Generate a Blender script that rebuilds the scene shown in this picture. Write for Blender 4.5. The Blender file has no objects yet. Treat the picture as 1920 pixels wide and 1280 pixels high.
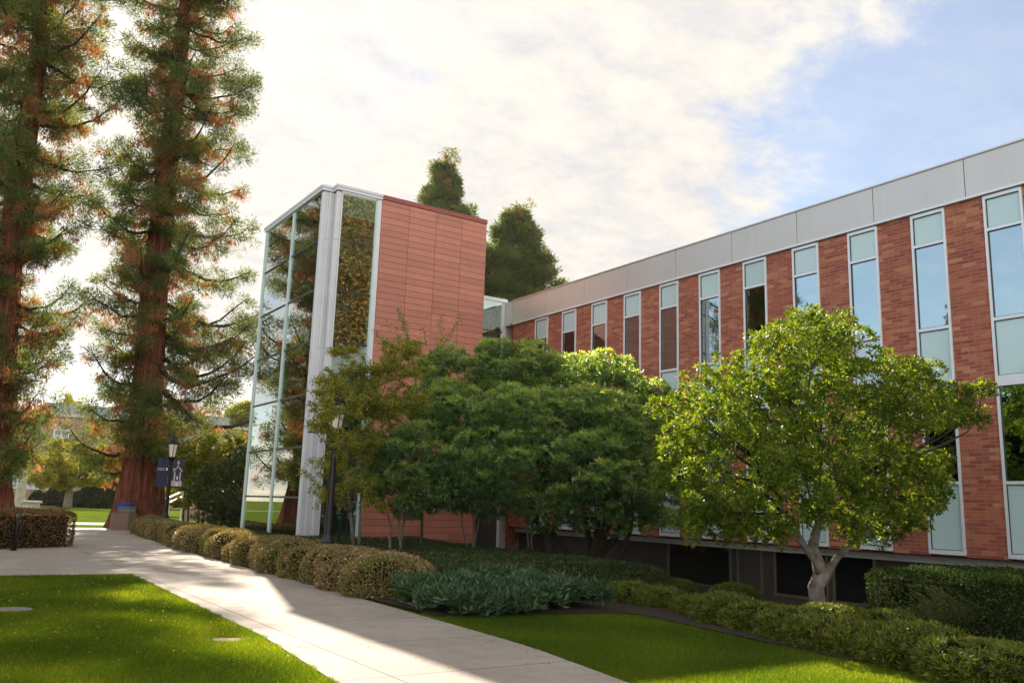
import bpy, math, random
import numpy as np
from mathutils import Vector, Matrix, noise
R = np.random.default_rng(7)
random.seed(7)
sc = bpy.context.scene
C = bpy.context.scene.collection
PI = math.pi

# ------------------------------------------------------------ camera maths
F = 1621.0; TH, PH, RO = .58423, .1879, .03248
CAM = np.array([0, 0, 1.65])
W3 = np.array([math.sin(TH)*math.cos(PH), math.cos(TH)*math.cos(PH), math.sin(PH)])
r0 = np.array([math.cos(TH), -math.sin(TH), 0]); u0 = np.cross(r0, W3)
R3 = r0*math.cos(RO)+u0*math.sin(RO); U3 = np.cross(R3, W3)
def ray(x, y): return W3+R3*(x-960)/F-U3*(y-640)/F
def onz(x, y, z=0): d = ray(x, y); return CAM+d*(z-1.65)/d[2]
def onX(x, y, X): d = ray(x, y); return CAM+d*X/d[0]
def onY(x, y, Y): d = ray(x, y); return CAM+d*Y/d[1]
def dep(x, y, D): return CAM+ray(x, y)*D
def floor_at(x, y, D, z=0): p = dep(x, y, D); return (float(p[0]), float(p[1]), z)

# ------------------------------------------------------------ materials
MATS = {}
def newmat(name):
    m = bpy.data.materials.new(name); m.use_nodes = True
    nt = m.node_tree; nt.nodes.clear()
    out = nt.nodes.new('ShaderNodeOutputMaterial'); MATS[name] = m
    return m, nt, out
def N(nt, t, **kw):
    n = nt.nodes.new(t)
    for k, v in kw.items():
        if k in ('inp',):
            for a, b in v.items(): n.inputs[a].default_value = b
        else: setattr(n, k, v)
    return n
def ramp(nt, fac, stops, interp='LINEAR'):
    n = nt.nodes.new('ShaderNodeValToRGB'); n.color_ramp.interpolation = interp
    e = n.color_ramp.elements
    while len(e) < len(stops): e.new(.5)
    for i, (p, c) in enumerate(stops):
        e[i].position = p; e[i].color = (*c, 1) if len(c) == 3 else c
    nt.links.new(fac, n.inputs['Fac']); return n
def geo_pos(nt): return nt.nodes.new('ShaderNodeNewGeometry').outputs['Position']
def noise_n(nt, vec, scale, detail=4, rough=.55, sx=None, dist=0):
    if sx:
        mp = N(nt, 'ShaderNodeMapping'); mp.inputs['Scale'].default_value = sx
        nt.links.new(vec, mp.inputs['Vector']); vec = mp.outputs[0]
    n = N(nt, 'ShaderNodeTexNoise'); n.inputs['Scale'].default_value = scale
    n.inputs['Detail'].default_value = detail; n.inputs['Roughness'].default_value = rough
    n.inputs['Distortion'].default_value = dist
    nt.links.new(vec, n.inputs['Vector']); return n.outputs['Fac']
def simple(name, col, rough=.6, metal=0, var=.12, scale=3, bump=0, bscale=40, spec=.5):
    m, nt, out = newmat(name)
    b = N(nt, 'ShaderNodeBsdfPrincipled')
    b.inputs['Roughness'].default_value = rough; b.inputs['Metallic'].default_value = metal
    b.inputs['Specular IOR Level'].default_value = spec
    p = geo_pos(nt)
    f = noise_n(nt, p, scale, 6)
    lo = tuple(c*(1-var) for c in col); hi = tuple(min(1, c*(1+var)) for c in col)
    rp = ramp(nt, f, [(.3, lo), (.7, hi)])
    nt.links.new(rp.outputs[0], b.inputs['Base Color'])
    if bump:
        bn = noise_n(nt, p, bscale, 5)
        bb = N(nt, 'ShaderNodeBump'); bb.inputs['Strength'].default_value = bump; bb.inputs['Distance'].default_value = .02
        nt.links.new(bn, bb.inputs['Height']); nt.links.new(bb.outputs[0], b.inputs['Normal'])
    nt.links.new(b.outputs[0], out.inputs[0]); return m
def leafmat(name, stops, trans=.35, rough=.45, tint=(1.25, 1.2, .5), spec=.4, nscale=1.2, namt=.25, tmul=1.0):
    m, nt, out = newmat(name)
    at = N(nt, 'ShaderNodeAttribute', attribute_name='v')
    f = noise_n(nt, geo_pos(nt), nscale, 3)
    a = N(nt, 'ShaderNodeMath', operation='MULTIPLY_ADD')
    nt.links.new(f, a.inputs[0]); a.inputs[1].default_value = namt*2
    s = N(nt, 'ShaderNodeMath', operation='SUBTRACT'); nt.links.new(at.outputs['Fac'], s.inputs[0]); s.inputs[1].default_value = namt
    nt.links.new(s.outputs[0], a.inputs[2])
    rp = ramp(nt, a.outputs[0], stops)
    b = N(nt, 'ShaderNodeBsdfPrincipled')
    b.inputs['Roughness'].default_value = rough; b.inputs['Specular IOR Level'].default_value = spec
    nt.links.new(rp.outputs[0], b.inputs['Base Color'])
    t = N(nt, 'ShaderNodeBsdfTranslucent')
    mx = N(nt, 'ShaderNodeMix', data_type='RGBA', blend_type='MULTIPLY'); mx.inputs['Factor'].default_value = 1
    nt.links.new(rp.outputs[0], mx.inputs[6]); mx.inputs[7].default_value = (tint[0]*tmul, tint[1]*tmul, tint[2]*tmul, 1)
    nt.links.new(mx.outputs[2], t.inputs['Color'])
    ms = N(nt, 'ShaderNodeMixShader'); ms.inputs[0].default_value = trans
    nt.links.new(b.outputs[0], ms.inputs[1]); nt.links.new(t.outputs[0], ms.inputs[2])
    nt.links.new(ms.outputs[0], out.inputs[0]); return m

def brickmat(name, cols, mortar, bw=.295, bh=.081):
    m, nt, out = newmat(name)
    g = nt.nodes.new('ShaderNodeNewGeometry')
    sp = N(nt, 'ShaderNodeSeparateXYZ'); nt.links.new(g.outputs['Position'], sp.inputs[0])
    sn = N(nt, 'ShaderNodeSeparateXYZ'); nt.links.new(g.outputs['Normal'], sn.inputs[0])
    ab = N(nt, 'ShaderNodeMath', operation='ABSOLUTE'); nt.links.new(sn.outputs[1], ab.inputs[0])
    gt = N(nt, 'ShaderNodeMath', operation='GREATER_THAN'); nt.links.new(ab.outputs[0], gt.inputs[0]); gt.inputs[1].default_value = .5
    mx = N(nt, 'ShaderNodeMix', data_type='FLOAT'); nt.links.new(gt.outputs[0], mx.inputs[0])
    nt.links.new(sp.outputs[1], mx.inputs[2]); nt.links.new(sp.outputs[0], mx.inputs[3])
    cb = N(nt, 'ShaderNodeCombineXYZ'); nt.links.new(mx.outputs[0], cb.inputs[0]); nt.links.new(sp.outputs[2], cb.inputs[1])
    br = N(nt, 'ShaderNodeTexBrick'); nt.links.new(cb.outputs[0], br.inputs['Vector'])
    br.inputs['Scale'].default_value = 1; br.inputs['Brick Width'].default_value = bw; br.inputs['Row Height'].default_value = bh
    br.inputs['Mortar Size'].default_value = .0075; br.inputs['Mortar Smooth'].default_value = .2
    br.inputs['Color1'].default_value = (0, 0, 0, 1); br.inputs['Color2'].default_value = (1, 1, 1, 1); br.inputs['Mortar'].default_value = (.5, .5, .5, 1)
    br.offset = .5
    rp = ramp(nt, br.outputs['Color'], cols)
    nz = noise_n(nt, g.outputs['Position'], 9, 6)
    nr = ramp(nt, nz, [(.25, (.82,)*3), (.75, (1.14,)*3)])
    ml = N(nt, 'ShaderNodeMix', data_type='RGBA', blend_type='MULTIPLY'); ml.inputs['Factor'].default_value = 1
    nt.links.new(rp.outputs[0], ml.inputs[6]); nt.links.new(nr.outputs[0], ml.inputs[7])
    mm = N(nt, 'ShaderNodeMix', data_type='RGBA'); nt.links.new(br.outputs['Fac'], mm.inputs[0])
    nt.links.new(ml.outputs[2], mm.inputs[6]); mm.inputs[7].default_value = (*mortar, 1)
    b = N(nt, 'ShaderNodeBsdfPrincipled'); b.inputs['Roughness'].default_value = .8
    nt.links.new(mm.outputs[2], b.inputs['Base Color'])
    iv = N(nt, 'ShaderNodeMath', operation='SUBTRACT'); iv.inputs[0].default_value = 1; nt.links.new(br.outputs['Fac'], iv.inputs[1])
    ad = N(nt, 'ShaderNodeMath', operation='MULTIPLY_ADD'); nt.links.new(nz, ad.inputs[0]); ad.inputs[1].default_value = .35; nt.links.new(iv.outputs[0], ad.inputs[2])
    bb = N(nt, 'ShaderNodeBump'); bb.inputs['Strength'].default_value = .6; bb.inputs['Distance'].default_value = .008
    nt.links.new(ad.outputs[0], bb.inputs['Height']); nt.links.new(bb.outputs[0], b.inputs['Normal'])
    nt.links.new(b.outputs[0], out.inputs[0]); return m

def glassmat(name, tint, base=.12, wav=.02, refl=(1, 1, 1)):
    m, nt, out = newmat(name)
    t = N(nt, 'ShaderNodeBsdfTransparent'); t.inputs[0].default_value = (*tint, 1)
    g = N(nt, 'ShaderNodeBsdfGlossy'); g.inputs['Roughness'].default_value = .004; g.inputs['Color'].default_value = (*refl, 1)
    fr = N(nt, 'ShaderNodeFresnel'); fr.inputs[0].default_value = 1.52
    a = N(nt, 'ShaderNodeMath', operation='MULTIPLY_ADD', use_clamp=True); nt.links.new(fr.outputs[0], a.inputs[0]); a.inputs[1].default_value = 1.3; a.inputs[2].default_value = base
    nz = noise_n(nt, geo_pos(nt), .9, 1)
    bb = N(nt, 'ShaderNodeBump'); bb.inputs['Strength'].default_value = wav*1.6; bb.inputs['Distance'].default_value = .01
    nt.links.new(nz, bb.inputs['Height']); nt.links.new(bb.outputs[0], g.inputs['Normal'])
    ms = N(nt, 'ShaderNodeMixShader'); nt.links.new(a.outputs[0], ms.inputs[0])
    nt.links.new(t.outputs[0], ms.inputs[1]); nt.links.new(g.outputs[0], ms.inputs[2])
    nt.links.new(ms.outputs[0], out.inputs[0]); return m

M = {}
M['brick'] = brickmat('red_brick', [(0, (.27, .052, .034)), (.25, (.33, .070, .042)), (.55, (.38, .095, .052)), (.85, (.45, .14, .072)), (1, (.50, .21, .11))], (.27, .21, .17))
M['tanbrick'] = brickmat('tan_brick', [(0, (.26, .15, .10)), (.5, (.36, .22, .15)), (1, (.44, .29, .2))], (.38, .3, .24), .3, .1)
M['parapet'] = simple('parapet_metal', (.54, .515, .50), .38, .35, .03, .6)
M['frame'] = simple('white_frame', (.70, .72, .78), .35, .1, .03)
M['fin'] = simple('fin_metal', (.50, .66, .63), .35, .2, .03)
M['darkframe'] = simple('dark_frame', (.03, .035, .035), .4, .3, .1)
M['column'] = simple('white_column', (.62, .63, .67), .4, .15, .05, 1.5)
M['redpanel'] = simple('red_panel', (.52, .195, .14), .5, 0, .06, 1.3, .05, 90)
M['redcap'] = simple('red_cap', (.30, .07, .06), .45, .1, .05)
M['gap'] = simple('joint_dark', (.035, .012, .01), .8)
M['interior'] = simple('interior_wall', (.30, .29, .26), .8)
M['interior_dark'] = simple('interior_dark', (.10, .095, .085), .8)
M['wood'] = simple('interior_wood', (.28, .15, .07), .5, 0, .2, 6)
M['ceil'] = simple('interior_ceiling', (.6, .6, .58), .8)
M['spandrel'] = simple('spandrel_glass', (.47, .62, .65), .12, 0, .03, .8, 0, 40, .7)
M['frost'] = simple('frosted_panel', (.62, .74, .71), .2, 0, .05, .8, 0, 40, .5)
M['glass'] = glassmat('window_glass', (.26, .44, .40), .27, refl=(.85, .97, 1))
M['towerglass'] = glassmat('tower_glass', (.64, .80, .76), .17, refl=(.95, 1, .99))
M['farglass'] = simple('far_window_glass', (.25, .33, .33), .1, 0, .2, 1, 0, 40, .8)
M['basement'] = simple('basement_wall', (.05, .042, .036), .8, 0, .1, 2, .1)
M['baseframe'] = simple('brown_frame', (.13, .11, .085), .5, .2, .08)
M['black'] = simple('black_paint', (.012, .013, .015), .35, .3, .2)
M['lampglass'] = simple('lamp_glass', (.75, .68, .55), .3, 0, .05)
M['navy'] = simple('navy_fabric', (.022, .024, .065), .8, 0, .1, 6)
M['charcoal'] = simple('charcoal_fabric', (.035, .033, .045), .8, 0, .1, 6)
M['whitecloth'] = simple('white_print', (.75, .75, .75), .8)
M['lilac'] = simple('grey_print', (.42, .38, .45), .8)
M['stone'] = simple('pale_stone', (.50, .47, .42), .8, 0, .2, 5, .3, 20)
M['aggregate'] = simple('brown_aggregate', (.21, .14, .10), .85, 0, .35, 60, .4, 80)
M['greylid'] = simple('grey_lid', (.14, .14, .16), .5)
M['blue'] = simple('blue_plastic', (.03, .06, .32), .4, 0, .1)
M['steel'] = simple('painted_steel', (.62, .60, .58), .4, .2, .05)
M['slate'] = simple('grey_metal_roof', (.30, .33, .36), .5, .2, .06)
M['iron'] = simple('cover_concrete', (.22, .215, .20), .8, 0, .2, 30, .3, 60)
M['soil'] = simple('mulch_soil', (.035, .022, .014), .95, 0, .5, 25, .8, 50)
M['dirt'] = simple('dry_dirt', (.34, .24, .15), .95, 0, .3, 30, .5, 60)
M['palebark'] = simple('pale_bark', (.19, .165, .14), .9, 0, .6, 7, .9, 24)
M['darkbark'] = simple('dark_bark', (.035, .026, .02), .9, 0, .4, 9, .6, 30)
M['greybark'] = simple('grey_bark', (.20, .17, .13), .85, 0, .4, 12, .5, 40)
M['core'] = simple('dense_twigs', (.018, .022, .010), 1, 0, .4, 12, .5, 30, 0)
def varied(m, per_panel=None, streak=0):
    nt = m.node_tree; b = [n for n in nt.nodes if n.type == 'BSDF_PRINCIPLED'][0]; src = b.inputs['Base Color'].links[0].from_socket
    p = geo_pos(nt); outs = []
    if per_panel:
        sn_ = nt.nodes.new('ShaderNodeVectorMath'); sn_.operation = 'SNAP'; sn_.inputs[1].default_value = per_panel; ad = nt.nodes.new('ShaderNodeVectorMath'); ad.operation = 'ADD'; ad.inputs[1].default_value = (-11.475, .02, -.05)
        nt.links.new(p, ad.inputs[0]); nt.links.new(ad.outputs[0], sn_.inputs[0]); wn = nt.nodes.new('ShaderNodeTexWhiteNoise'); nt.links.new(sn_.outputs[0], wn.inputs['Vector'])
        outs.append(ramp(nt, wn.outputs['Value'], [(0, (.86, .86, .86)), (1, (1.10, 1.08, 1.06))]).outputs[0])
    if streak:
        f = noise_n(nt, p, 1, 6, .7, (6, 6, .35)); outs.append(ramp(nt, f, [(.3, (1-streak,)*3), (.55, (1, 1, 1))]).outputs[0])
    for o_ in outs:
        ml = N(nt, 'ShaderNodeMix', data_type='RGBA', blend_type='MULTIPLY'); ml.inputs['Factor'].default_value = 1
        nt.links.new(src, ml.inputs[6]); nt.links.new(o_, ml.inputs[7]); src = ml.outputs[2]
    nt.links.new(src, b.inputs['Base Color'])
varied(M['redpanel'], (1.03125, 30, .2148), .08); varied(M['parapet'], None, .05); varied(M['brick'], None, .12); varied(M['column'], None, .08)
def barkmat():
    m, nt, out = newmat('red_furrowed_bark')
    p = geo_pos(nt)
    f = noise_n(nt, p, 1, 8, .65, (9, 9, .55), .6)
    g = noise_n(nt, p, .35, 3)
    rp = ramp(nt, f, [(.3, (.035, .010, .006)), (.45, (.15, .038, .018)), (.58, (.23, .078, .045)), (.75, (.36, .16, .10))])
    rg = ramp(nt, g, [(.35, (.75, .75, .75)), (.65, (1.15, 1.1, 1.05))])
    ml = N(nt, 'ShaderNodeMix', data_type='RGBA', blend_type='MULTIPLY'); ml.inputs['Factor'].default_value = 1
    nt.links.new(rp.outputs[0], ml.inputs[6]); nt.links.new(rg.outputs[0], ml.inputs[7])
    b = N(nt, 'ShaderNodeBsdfPrincipled'); b.inputs['Roughness'].default_value = .9
    nt.links.new(ml.outputs[2], b.inputs['Base Color'])
    bb = N(nt, 'ShaderNodeBump'); bb.inputs['Strength'].default_value = .9; bb.inputs['Distance'].default_value = .12
    nt.links.new(f, bb.inputs['Height']); nt.links.new(bb.outputs[0], b.inputs['Normal'])
    nt.links.new(b.outputs[0], out.inputs[0]); return m
M['bark'] = barkmat()
def grassmat():
    m, nt, out = newmat('lawn_grass')
    p = geo_pos(nt)
    f = noise_n(nt, p, .55, 6, .6); f2 = noise_n(nt, p, 60, 3)
    rp = ramp(nt, f, [(.3, (.065, .115, .014)), (.55, (.11, .155, .018)), (.72, (.16, .19, .025))])
    r2 = ramp(nt, f2, [(.3, (.6,)*3), (.7, (1.3,)*3)])
    ml = N(nt, 'ShaderNodeMix', data_type='RGBA', blend_type='MULTIPLY'); ml.inputs['Factor'].default_value = 1
    nt.links.new(rp.outputs[0], ml.inputs[6]); nt.links.new(r2.outputs[0], ml.inputs[7])
    b = N(nt, 'ShaderNodeBsdfPrincipled'); b.inputs['Roughness'].default_value = 1; b.inputs['Specular IOR Level'].default_value = 0
    nt.links.new(ml.outputs[2], b.inputs['Base Color'])
    bb = N(nt, 'ShaderNodeBump'); bb.inputs['Strength'].default_value = .6; bb.inputs['Distance'].default_value = .03
    nt.links.new(f2, bb.inputs['Height']); nt.links.new(bb.outputs[0], b.inputs['Normal'])
    nt.links.new(b.outputs[0], out.inputs[0]); return m
M['grass'] = grassmat()
def concretemat():
    m, nt, out = newmat('path_concrete')
    g = nt.nodes.new('ShaderNodeNewGeometry'); p = g.outputs['Position']
    sp = N(nt, 'ShaderNodeSeparateXYZ'); nt.links.new(p, sp.inputs[0])
    f = noise_n(nt, p, .7, 6, .6); f2 = noise_n(nt, p, 90, 4); f3 = noise_n(nt, p, 4, 5, .7)
    rp = ramp(nt, f, [(.3, (.34, .30, .265)), (.7, (.44, .39, .35))])
    r2 = ramp(nt, f2, [(.3, (.86,)*3), (.7, (1.1,)*3)]); r3 = ramp(nt, f3, [(.25, (.8, .79, .77)), (.5, (1, 1, 1)), (.8, (1.05,)*3)])
    def mul(a, b_):
        ml = N(nt, 'ShaderNodeMix', data_type='RGBA', blend_type='MULTIPLY'); ml.inputs['Factor'].default_value = 1
        nt.links.new(a, ml.inputs[6]); nt.links.new(b_, ml.inputs[7]); return ml.outputs[2]
    c = mul(mul(rp.outputs[0], r2.outputs[0]), r3.outputs[0])
    # scored joints: cross joints every 1.52 m, one long joint where the side path meets
    def band(coord, per, off, w):
        a = N(nt, 'ShaderNodeMath', operation='ADD'); nt.links.new(coord, a.inputs[0]); a.inputs[1].default_value = off
        mo = N(nt, 'ShaderNodeMath', operation='PINGPONG'); nt.links.new(a.outputs[0], mo.inputs[0]); mo.inputs[1].default_value = per/2
        lt = N(nt, 'ShaderNodeMath', operation='LESS_THAN'); nt.links.new(mo.outputs[0], lt.inputs[0]); lt.inputs[1].default_value = w
        return lt.outputs[0]
    j1 = band(sp.outputs[1], 1.9, -float(onz(1064, 1242)[1])+38, .009)
    j2 = band(sp.outputs[0], 40, -3.93+40, .010)
    mxx = N(nt, 'ShaderNodeMath', operation='MAXIMUM'); nt.links.new(j1, mxx.inputs[0]); nt.links.new(j2, mxx.inputs[1])
    mm = N(nt, 'ShaderNodeMix', data_type='RGBA'); nt.links.new(mxx.outputs[0], mm.inputs[0]); nt.links.new(c, mm.inputs[6]); mm.inputs[7].default_value = (.10, .08, .065, 1)
    b = N(nt, 'ShaderNodeBsdfPrincipled'); b.inputs['Roughness'].default_value = .85; b.inputs['Specular IOR Level'].default_value = .3
    nt.links.new(mm.outputs[2], b.inputs['Base Color'])
    bb = N(nt, 'ShaderNodeBump'); bb.inputs['Strength'].default_value = .3; bb.inputs['Distance'].default_value = .006
    nt.links.new(f2, bb.inputs['Height']); nt.links.new(bb.outputs[0], b.inputs['Normal'])
    nt.links.new(b.outputs[0], out.inputs[0]); return m
M['concrete'] = concretemat()
# foliage
M['l_seq'] = leafmat('sequoia_foliage', [(0, (.045, .085, .034)), (.35, (.10, .145, .048)), (.62, (.20, .215, .06)), (.70, (.26, .15, .06)), (.86, (.28, .125, .065)), (1, (.38, .21, .12))], .50, .6, (1.6, 1.35, .75), .25, .8, .07, 1.4)
M['l_shrub'] = leafmat('glossy_shrub_leaves', [(0, (.028, .072, .030)), (.4, (.085, .165, .058)), (.75, (.19, .275, .085)), (1, (.36, .40, .13))], .40, .36, (2.1, 1.7, .6), .5, 1.0, .10, 2.2)
M['l_mag'] = leafmat('magnolia_leaves', [(0, (.022, .050, .008)), (.35, (.055, .105, .013)), (.7, (.15, .20, .022)), (.96, (.24, .27, .03)), (1, (.42, .16, .02))], .42, .5, (2.0, 1.8, .5), .28, 1.0, .12, 1.5)
M['l_slim'] = leafmat('thin_yellow_green_leaves', [(0, (.07, .10, .016)), (.5, (.16, .20, .026)), (.85, (.32, .31, .04)), (1, (.46, .34, .06))], .45, .5, (1.6, 1.5, .5), .3, 1.0, .12, 1.4)
M['l_hedge'] = leafmat('hedge_leaves', [(0, (.055, .09, .020)), (.38, (.13, .165, .035)), (.58, (.26, .21, .075)), (.85, (.50, .31, .20)), (1, (.68, .50, .38))], .3, .5, (1.4, 1.2, .6), .35, .9, .34)
M['l_hedge_red'] = leafmat('reddish_hedge_leaves', [(0, (.04, .06, .014)), (.35, (.08, .10, .025)), (.6, (.26, .13, .06)), (1, (.46, .20, .13))], .25, .55, (1.3, 1.1, .6), .3, .7, .3)
M['l_cover'] = leafmat('dark_cover_leaves', [(0, (.022, .045, .012)), (.6, (.045, .075, .018)), (1, (.10, .12, .03))], .25, .5, (1.3, 1.2, .6), .35, 1, .2)
M['l_box'] = leafmat('box_hedge_leaves', [(0, (.020, .045, .012)), (.6, (.045, .085, .018)), (1, (.12, .15, .03))], .25, .7, (1.3, 1.2, .6), .12, 1, .2)
M['l_low'] = leafmat('yellow_green_leaves', [(0, (.05, .08, .014)), (.5, (.11, .15, .018)), (.85, (.21, .23, .03)), (1, (.38, .28, .06))], .32, .4, (1.5, 1.4, .5), .4, 1, .2)
M['l_spiky'] = leafmat('blue_green_leaves', [(0, (.025, .062, .03)), (.6, (.06, .12, .055)), (1, (.15, .22, .10))], .25, .4, (1.2, 1.3, .7), .4, 1, .15)
M['l_yellow'] = leafmat('autumn_yellow_leaves', [(0, (.16, .20, .02)), (.5, (.32, .32, .03)), (1, (.55, .42, .05))], .5, .6, (1.5, 1.35, .4), .2, .5, .15)  # autumn yellow is the leaves' own colour
M['l_far'] = leafmat('far_dark_leaves', [(0, (.015, .028, .010)), (1, (.04, .06, .02))], .2, .7, (1.2, 1.2, .6), .2, .5, .2)
M['l_autumn'] = leafmat('orange_autumn_leaves', [(0, (.05, .08, .02)), (.38, (.16, .17, .04)), (.55, (.45, .30, .06)), (.8, (.70, .36, .11)), (1, (.75, .5, .25))], .35, .6, (1.3, 1.1, .6), .2, .45, .5)
M['l_grass'] = leafmat('grass_blades', [(0, (.03, .065, .010)), (.5, (.075, .125, .014)), (.9, (.16, .195, .022)), (1, (.36, .33, .12))], .5, .6, (2.0, 1.8, .35), .10, .35, .32, 1.6)

# ------------------------------------------------------------ mesh helpers
ROOT = {}
def tag(o, label=None, cat=None, group=None, kind=None):
    if label: o['label'] = label
    if cat: o['category'] = cat
    if group: o['group'] = group
    if kind: o['kind'] = kind
    return o
def empty(name, loc, label, cat, group=None):
    o = bpy.data.objects.new(name, None); C.objects.link(o); o.location = loc
    o.empty_display_size = .3; ROOT[o.name] = Vector(loc)
    return tag(o, label, cat, group)
def link(name, me, parent=None):
    o = bpy.data.objects.new(name, me); C.objects.link(o)
    if parent is not None:
        o.parent = parent; base = ROOT[parent.name]; ROOT[o.name] = base
        me.transform(Matrix.Translation(-base))
    else: ROOT[o.name] = Vector((0, 0, 0))
    return o
def place_origin(o, loc):
    """for a one-mesh thing: put its origin at its base"""
    v = Vector(loc); o.data.transform(Matrix.Translation(-v)); o.location = v; return o
class MB:
    def __init__(s): s.v = []; s.f = []; s.m = []
    def add(s, vs, fs, mi=0):
        b = len(s.v); s.v += [tuple(map(float, q)) for q in vs]; s.f += [tuple(b+i for i in q) for q in fs]; s.m += [mi]*len(fs); return s
    def box(s, x0, x1, y0, y1, z0, z1, mi=0):
        vs = [(x, y, z) for z in (z0, z1) for y in (y0, y1) for x in (x0, x1)]
        return s.add(vs, [(0, 2, 3, 1), (4, 5, 7, 6), (0, 1, 5, 4), (2, 6, 7, 3), (0, 4, 6, 2), (1, 3, 7, 5)], mi)
    def obox(s, c, ax, ay, hx, hy, z0, z1, mi=0):
        """box around c with horizontal axes ax, ay"""
        c = np.array(c[:2]); ax = np.array(ax[:2]); ay = np.array(ay[:2]); vs = []
        for z in (z0, z1):
            for j in (-1, 1):
                for i in (-1, 1):
                    q = c+ax*hx*i+ay*hy*j; vs.append((q[0], q[1], z))
        return s.add(vs, [(0, 2, 3, 1), (4, 5, 7, 6), (0, 1, 5, 4), (2, 6, 7, 3), (0, 4, 6, 2), (1, 3, 7, 5)], mi)
    def prism(s, poly, z0, z1, mi=0):
        n = len(poly); vs = [(x, y, z0) for x, y in poly]+[(x, y, z1) for x, y in poly]
        fs = [tuple(range(n))[::-1], tuple(range(n, 2*n))]+[(i, (i+1) % n, n+(i+1) % n, n+i) for i in range(n)]
        return s.add(vs, fs, mi)
    def tube(s, pts, rad, n=8, mi=0, cap=True):
        pts = [Vector(p) for p in pts]; k = len(pts); vs = []
        if not hasattr(rad, '__len__'): rad = [rad]*k
        up = None
        for i, p in enumerate(pts):
            d = (pts[min(i+1, k-1)]-pts[max(i-1, 0)]).normalized()
            if up is None:
                up = Vector((0, 0, 1)) if abs(d.z) < .9 else Vector((1, 0, 0))
            a = d.cross(up).normalized(); up = a.cross(d).normalized(); b = up
            for j in range(n):
                t = 2*PI*j/n; vs.append(p+(a*math.cos(t)+b*math.sin(t))*rad[i])
        fs = [(i*n+j, i*n+(j+1) % n, (i+1)*n+(j+1) % n, (i+1)*n+j) for i in range(k-1) for j in range(n)]
        if cap: fs += [tuple(range(n))[::-1], tuple((k-1)*n+j for j in range(n))]
        return s.add(vs, fs, mi)
    def lathe(s, c, prof, n=20, mi=0, rot=0):
        vs = [(c[0]+r*math.cos(2*PI*j/n+rot), c[1]+r*math.sin(2*PI*j/n+rot), c[2]+z) for r, z in prof for j in range(n)]
        k = len(prof)
        fs = [(i*n+j, i*n+(j+1) % n, (i+1)*n+(j+1) % n, (i+1)*n+j) for i in range(k-1) for j in range(n)]
        fs += [tuple(range(n))[::-1], tuple((k-1)*n+j for j in range(n))]
        return s.add(vs, fs, mi)
    def build(s, name, mats, parent=None, smooth=False, bevel=0):
        me = bpy.data.meshes.new(name); me.from_pydata(s.v, [], s.f)
        for m in (mats if isinstance(mats, (list, tuple)) else [mats]): me.materials.append(M[m])
        me.polygons.foreach_set('material_index', s.m)
        if smooth: me.polygons.foreach_set('use_smooth', [True]*len(me.polygons))
        me.update(); o = link(name, me, parent)
        if bevel:
            b = o.modifiers.new('bevel', 'BEVEL'); b.width = bevel; b.segments = 2; b.limit_method = 'ANGLE'
        return o

def unit(a): return a/np.maximum(np.linalg.norm(a, axis=-1, keepdims=True), 1e-9)
def rdir(n): return unit(R.normal(size=(n, 3)))
def leafmesh(name, P, D, L, Wd, mat, parent=None, v=None, fold=.25, tri=False, extra=None):
    """kite shaped leaves: base P, direction D, length L, width Wd; v = colour value per leaf"""
    n = len(P); L = np.broadcast_to(L, n)[:, None]; Wd = np.broadcast_to(Wd, n)[:, None]
    D = unit(D); S = unit(np.cross(D, rdir(n))); Nn = np.cross(S, D)
    if v is None: v = R.random(n)
    if tri:
        V = np.stack([P-S*Wd/2, P+S*Wd/2, P+D*L], 1); k = 3
    else:
        mid = P+D*L*.45+Nn*Wd*fold
        V = np.stack([P, mid-S*Wd/2, P+D*L, mid+S*Wd/2], 1); k = 4
    V = V.reshape(-1, 3)
    nv = len(V); ev = np.zeros((0, 3)); ef = []
    if extra is not None: ev = np.array(extra.v, float).reshape(-1, 3); ef = extra.f
    me = bpy.data.meshes.new(name)
    me.vertices.add(nv+len(ev)); me.vertices.foreach_set('co', np.concatenate([V, ev]).astype(np.float32).ravel())
    loops = [np.arange(nv, dtype=np.int32)]; starts = [np.arange(0, nv, k, dtype=np.int32)]
    at = nv
    if ef:
        el = np.array([i+nv for q in ef for i in q], np.int32); ln = np.array([len(q) for q in ef])
        loops.append(el); starts.append((nv+np.concatenate([[0], np.cumsum(ln)[:-1]])).astype(np.int32))
    loops = np.concatenate(loops); starts = np.concatenate(starts)
    me.loops.add(len(loops)); me.loops.foreach_set('vertex_index', loops)
    me.polygons.add(len(starts)); me.polygons.foreach_set('loop_start', starts)
    me.materials.append(M[mat])
    mi = np.zeros(len(starts), np.int32)
    if ef:
        me.materials.append(M[extra.mat]); mi[n:] = 1
    me.polygons.foreach_set('material_index', mi)
    me.update(calc_edges=True); me.validate()
    a = me.attributes.new('v', 'FLOAT', 'FACE')
    a.data.foreach_set('value', np.concatenate([v, np.zeros(len(starts)-n)]).astype(np.float32))
    return link(name, me, parent)

def whorls(P, Nn, k, spread, L, Wd, jit=.3):
    """k leaves fanned round each point"""
    n = len(P); Nn = unit(Nn)
    a = unit(np.cross(Nn, rdir(n))); b = np.cross(Nn, a)
    out = []
    for i in range(k):
        t = 2*PI*i/k+R.random(n)*.8
        sp = spread*(.5+R.random(n)*.9)
        d = Nn*np.cos(sp)[:, None]+(a*np.cos(t)[:, None]+b*np.sin(t)[:, None])*np.sin(sp)[:, None]
        out.append(d)
    D = np.concatenate(out); PP = np.tile(P, (k, 1))
    nn = len(D)
    return PP+D*.01, D, L*(.7+.5*R.random(nn)), Wd*(.75+.5*R.random(nn))

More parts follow.
